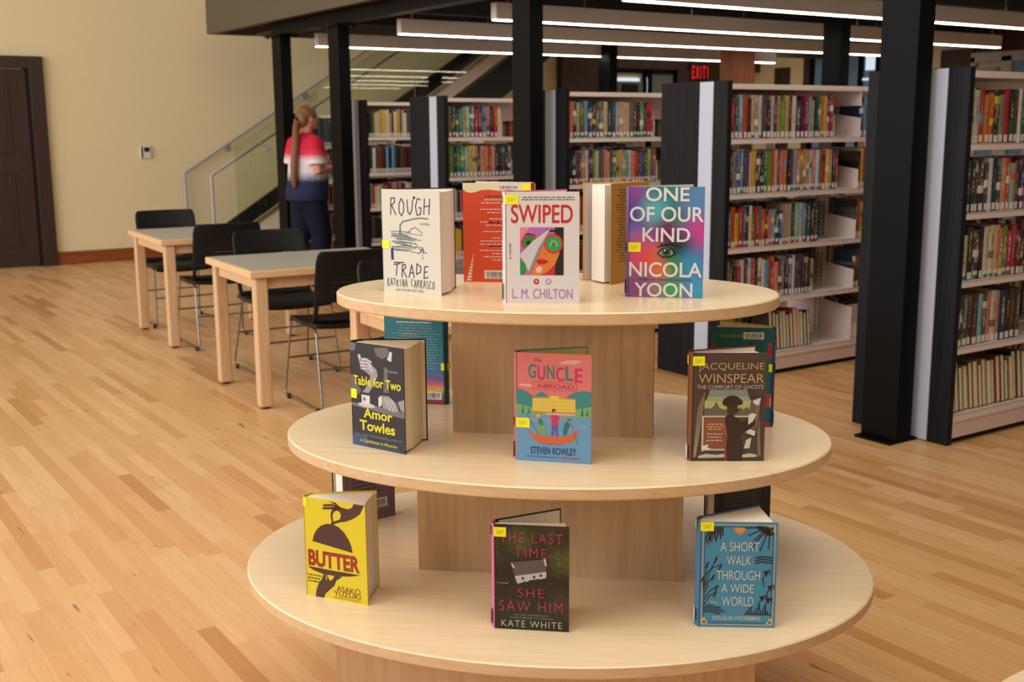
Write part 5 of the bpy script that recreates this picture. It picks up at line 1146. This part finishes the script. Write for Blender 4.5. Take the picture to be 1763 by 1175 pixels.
# ------------------------------------------------------------------ the person between the columns
def person():
    px, py, head = 4.362, 9.88, rad(6)
    t = thing('person', (px, py, 0), head, 'person in red, white and navy shirt standing by the shelves, long ponytail', 'person')
    m = MB()
    def limb(pts, rs): m.tube(pts, rs, 14)
    def torso(rings, mi=0, mm=None, n=20):
        mm = mm or m
        mm.loft([[Vector((cx+rx*cos(2*pi*j/n), cy+ry*sin(2*pi*j/n), z)) for j in range(n)] for z, cx, cy, rx, ry in rings], mi)
    # torso, neck, head  (x forward, y left)
    torso([(0.80, -0.01, 0, 0.12, 0.165), (0.90, -0.01, 0, 0.135, 0.18), (1.00, 0.01, 0, 0.125, 0.165), (1.10, 0.01, 0, 0.12, 0.155), (1.22, 0.015, 0, 0.125, 0.165), (1.32, 0.0, 0, 0.105, 0.17), (1.38, -0.01, 0, 0.075, 0.12), (1.42, 0.0, 0, 0.055, 0.062), (1.47, 0.015, 0, 0.05, 0.052)])
    m.ball((0.035, 0, 1.545), 0.088, 0.072, 0.108); m.ball((0.062, 0, 1.49), 0.056, 0.05, 0.05)
    m.tube([(0.115, 0, 1.56), (0.138, 0, 1.53), (0.118, 0, 1.522)], [0.012, 0.016, 0.012], 8)
    m.ball((0.112, 0, 1.495), 0.012, 0.026, 0.008); m.ball((0.10, 0, 1.465), 0.022, 0.026, 0.02)
    for s in (-1, 1): m.ball((0.02, s*0.073, 1.54), 0.02, 0.01, 0.03)
    # legs: left a little behind
    for s, fx, kx in ((-1, 0.05, 0.07), (1, -0.17, -0.03)):
        limb([(0, s*0.09, 0.88), (kx, s*0.095, 0.48), (fx-0.01, s*0.10, 0.30), (fx-0.02, s*0.10, 0.10), (fx-0.02, s*0.10, 0.03)], [0.10, 0.068, 0.062, 0.042, 0.045])
    # arms: elbows bent, hands together in front
    hands = {}
    for s in (-1, 1):
        sh, el, wr = Vector((-0.01, s*0.19, 1.335)), Vector((-0.02, s*0.225, 1.07)), Vector((0.23, s*0.10, 1.10))
        limb([sh, sh.lerp(el, 0.5), el, el.lerp(wr, 0.35), wr], [0.056, 0.050, 0.041, 0.040, 0.028])
        d = (wr-el).normalized(); lat = Vector((0, -s, 0)); lat = (lat-d*lat.dot(d)).normalized(); nz = d.cross(lat)*s
        pc = wr+d*0.045
        m.tube([wr, wr+d*0.03, wr+d*0.075], [0.026, 0.034, 0.034], 10)
        for f, (off, L) in enumerate(((0.026, 0.068), (0.009, 0.076), (-0.009, 0.070), (-0.026, 0.055))):
            b = wr+d*0.075+Vector((0, 0, off)); k1 = b+d*L*0.45+lat*0.010; k2 = k1+d*L*0.22+lat*L*0.32; k3 = k2+lat*L*0.26-d*0.006
            m.tube([b-d*0.02, b, k1, k2, k3], [0.011, 0.0105, 0.0098, 0.009, 0.008], 8)
        b = wr+d*0.03+Vector((0, 0, 0.026)); m.tube([b, b+d*0.025+Vector((0, 0, 0.018)), b+d*0.055+Vector((0, 0, 0.020))+lat*0.02], [0.013, 0.0115, 0.009], 8)
    body = m.build('body', 'skin', t)
    q = body.modifiers.new('fuse', 'REMESH'); q.mode = 'VOXEL'; q.voxel_size = 0.0065; q.use_smooth_shade = True
    q = body.modifiers.new('smooth', 'SMOOTH'); q.factor = 0.5; q.iterations = 3
    # shirt: dip dyed red, white, navy
    k = NT('dip_dye', rough=0.85, spec=0.2); x, y, z = k.sep(k.coord('Object')); n = k.noise(k.coord('Object'), 30, 2, 0.5)
    k.color(k.ramp(k.math('MULTIPLY_ADD', n, 0.02, k.math('SUBTRACT', z, 0.81)), [(0.0, S(36, 40, 66)), (0.175, S(44, 50, 80)), (0.245, S(196, 190, 206)), (0.27, S(226, 216, 220)), (0.365, S(228, 214, 218)), (0.425, S(214, 66, 92)), (0.48, S(206, 40, 64)), (1.0, S(206, 40, 64))]))
    ms = MB()
    torso([(0.80, -0.01, 0, 0.185, 0.225), (0.86, -0.01, 0, 0.188, 0.228), (0.98, 0.005, 0, 0.18, 0.218), (1.10, 0.012, 0, 0.175, 0.210), (1.22, 0.012, 0, 0.170, 0.215), (1.31, 0.0, 0, 0.140, 0.205), (1.365, -0.008, 0, 0.100, 0.150), (1.405, 0.0, 0, 0.070, 0.085), (1.42, 0.004, 0, 0.062, 0.072)], 0, ms)
    for s in (-1, 1): ms.tube([(-0.005, s*0.12, 1.345), (-0.01, s*0.185, 1.32), (-0.017, s*0.215, 1.22), (-0.02, s*0.228, 1.13)], [0.065, 0.08, 0.08, 0.085], 14)
    sh = ms.build('shirt', k.m, t); q = sh.modifiers.new('fuse', 'REMESH'); q.mode = 'VOXEL'; q.voxel_size = 0.009; q.use_smooth_shade = True
    q = sh.modifiers.new('smooth', 'SMOOTH'); q.factor = 0.5; q.iterations = 4
    mp = MB()
    torso([(0.72, 0, 0, 0.12, 0.17), (0.80, -0.015, 0, 0.152, 0.192), (0.90, -0.01, 0, 0.150, 0.190), (0.96, 0, 0, 0.145, 0.18)], 0, mp)
    for s, fx, kx in ((-1, 0.05, 0.07), (1, -0.17, -0.03)): mp.tube([(0, s*0.085, 0.84), (kx*0.6, s*0.094, 0.62), (kx, s*0.098, 0.48), (fx, s*0.10, 0.33)], [0.125, 0.110, 0.100, 0.094], 16)
    sp = mp.build('shorts', 'shorts', t); q = sp.modifiers.new('fuse', 'REMESH'); q.mode = 'VOXEL'; q.voxel_size = 0.009; q.use_smooth_shade = True
    q = sp.modifiers.new('smooth', 'SMOOTH'); q.factor = 0.5; q.iterations = 4
    # hair cap and long ponytail
    mh = MB(); mh.ball((0.018, 0, 1.572), 0.095, 0.082, 0.098); mh.ball((-0.03, 0, 1.545), 0.062, 0.074, 0.085)
    cut = [v for v in mh.v]
    hr = mh.build('hair', 'hair', t)
    mp2 = MB(); mp2.tube([(-0.085, 0, 1.53), (-0.115, -0.03, 1.46), (-0.140, -0.065, 1.38), (-0.166, -0.085, 1.25), (-0.186, -0.095, 1.12), (-0.192, -0.095, 1.0), (-0.188, -0.09, 0.93)], [0.026, 0.032, 0.034, 0.036, 0.036, 0.032, 0.016], 12)
    mp2.build('ponytail', 'hair', hr)
    mb = MB(); mb.tube([(-0.075, 0, 1.532), (-0.098, 0, 1.52)], 0.032, 12); mb.build('hair_tie', 'dark_gap', hr)
    # face details
    for s in (-1, 1):
        e = MB(); e.ball((0.112, s*0.03, 1.548), 0.009, 0.012, 0.008, 0, 10, 6); e.build('eye', 'label_white', t)
        g = MB(); g.tube([(0.128+0.001*cos(a*pi/8), s*0.034+0.024*cos(a*pi/8), 1.548+0.019*sin(a*pi/8)) for a in range(17)], 0.0022, 6); g.tube([(0.126, s*0.058, 1.552), (0.02, s*0.078, 1.555)], 0.0022, 6); g.build('eyeglasses', 'dark_gap', t)
    sh = MB()
    for s, fx in ((-1, 0.05), (1, -0.17)):
        f = MB(); f.ball((fx+0.045, s*0.10, 0.042), 0.135, 0.05, 0.042); f.box((fx-0.08, s*0.10-0.045, 0), (fx+0.17, s*0.10+0.045, 0.018)); f.build('shoe', 'dark_gap', t)
    # small book in the hands
    b = thing('held_book', (px, py, 0), head, 'small pale book in the hands of the person', 'book')
    part_box('cover', (0.285, -0.085, 1.05), (0.40, 0.085, 1.068), flat(206, 190, 190), b); part_box('page_block', (0.288, -0.082, 1.053), (0.402, 0.082, 1.065), 'page_edge', b)
person()
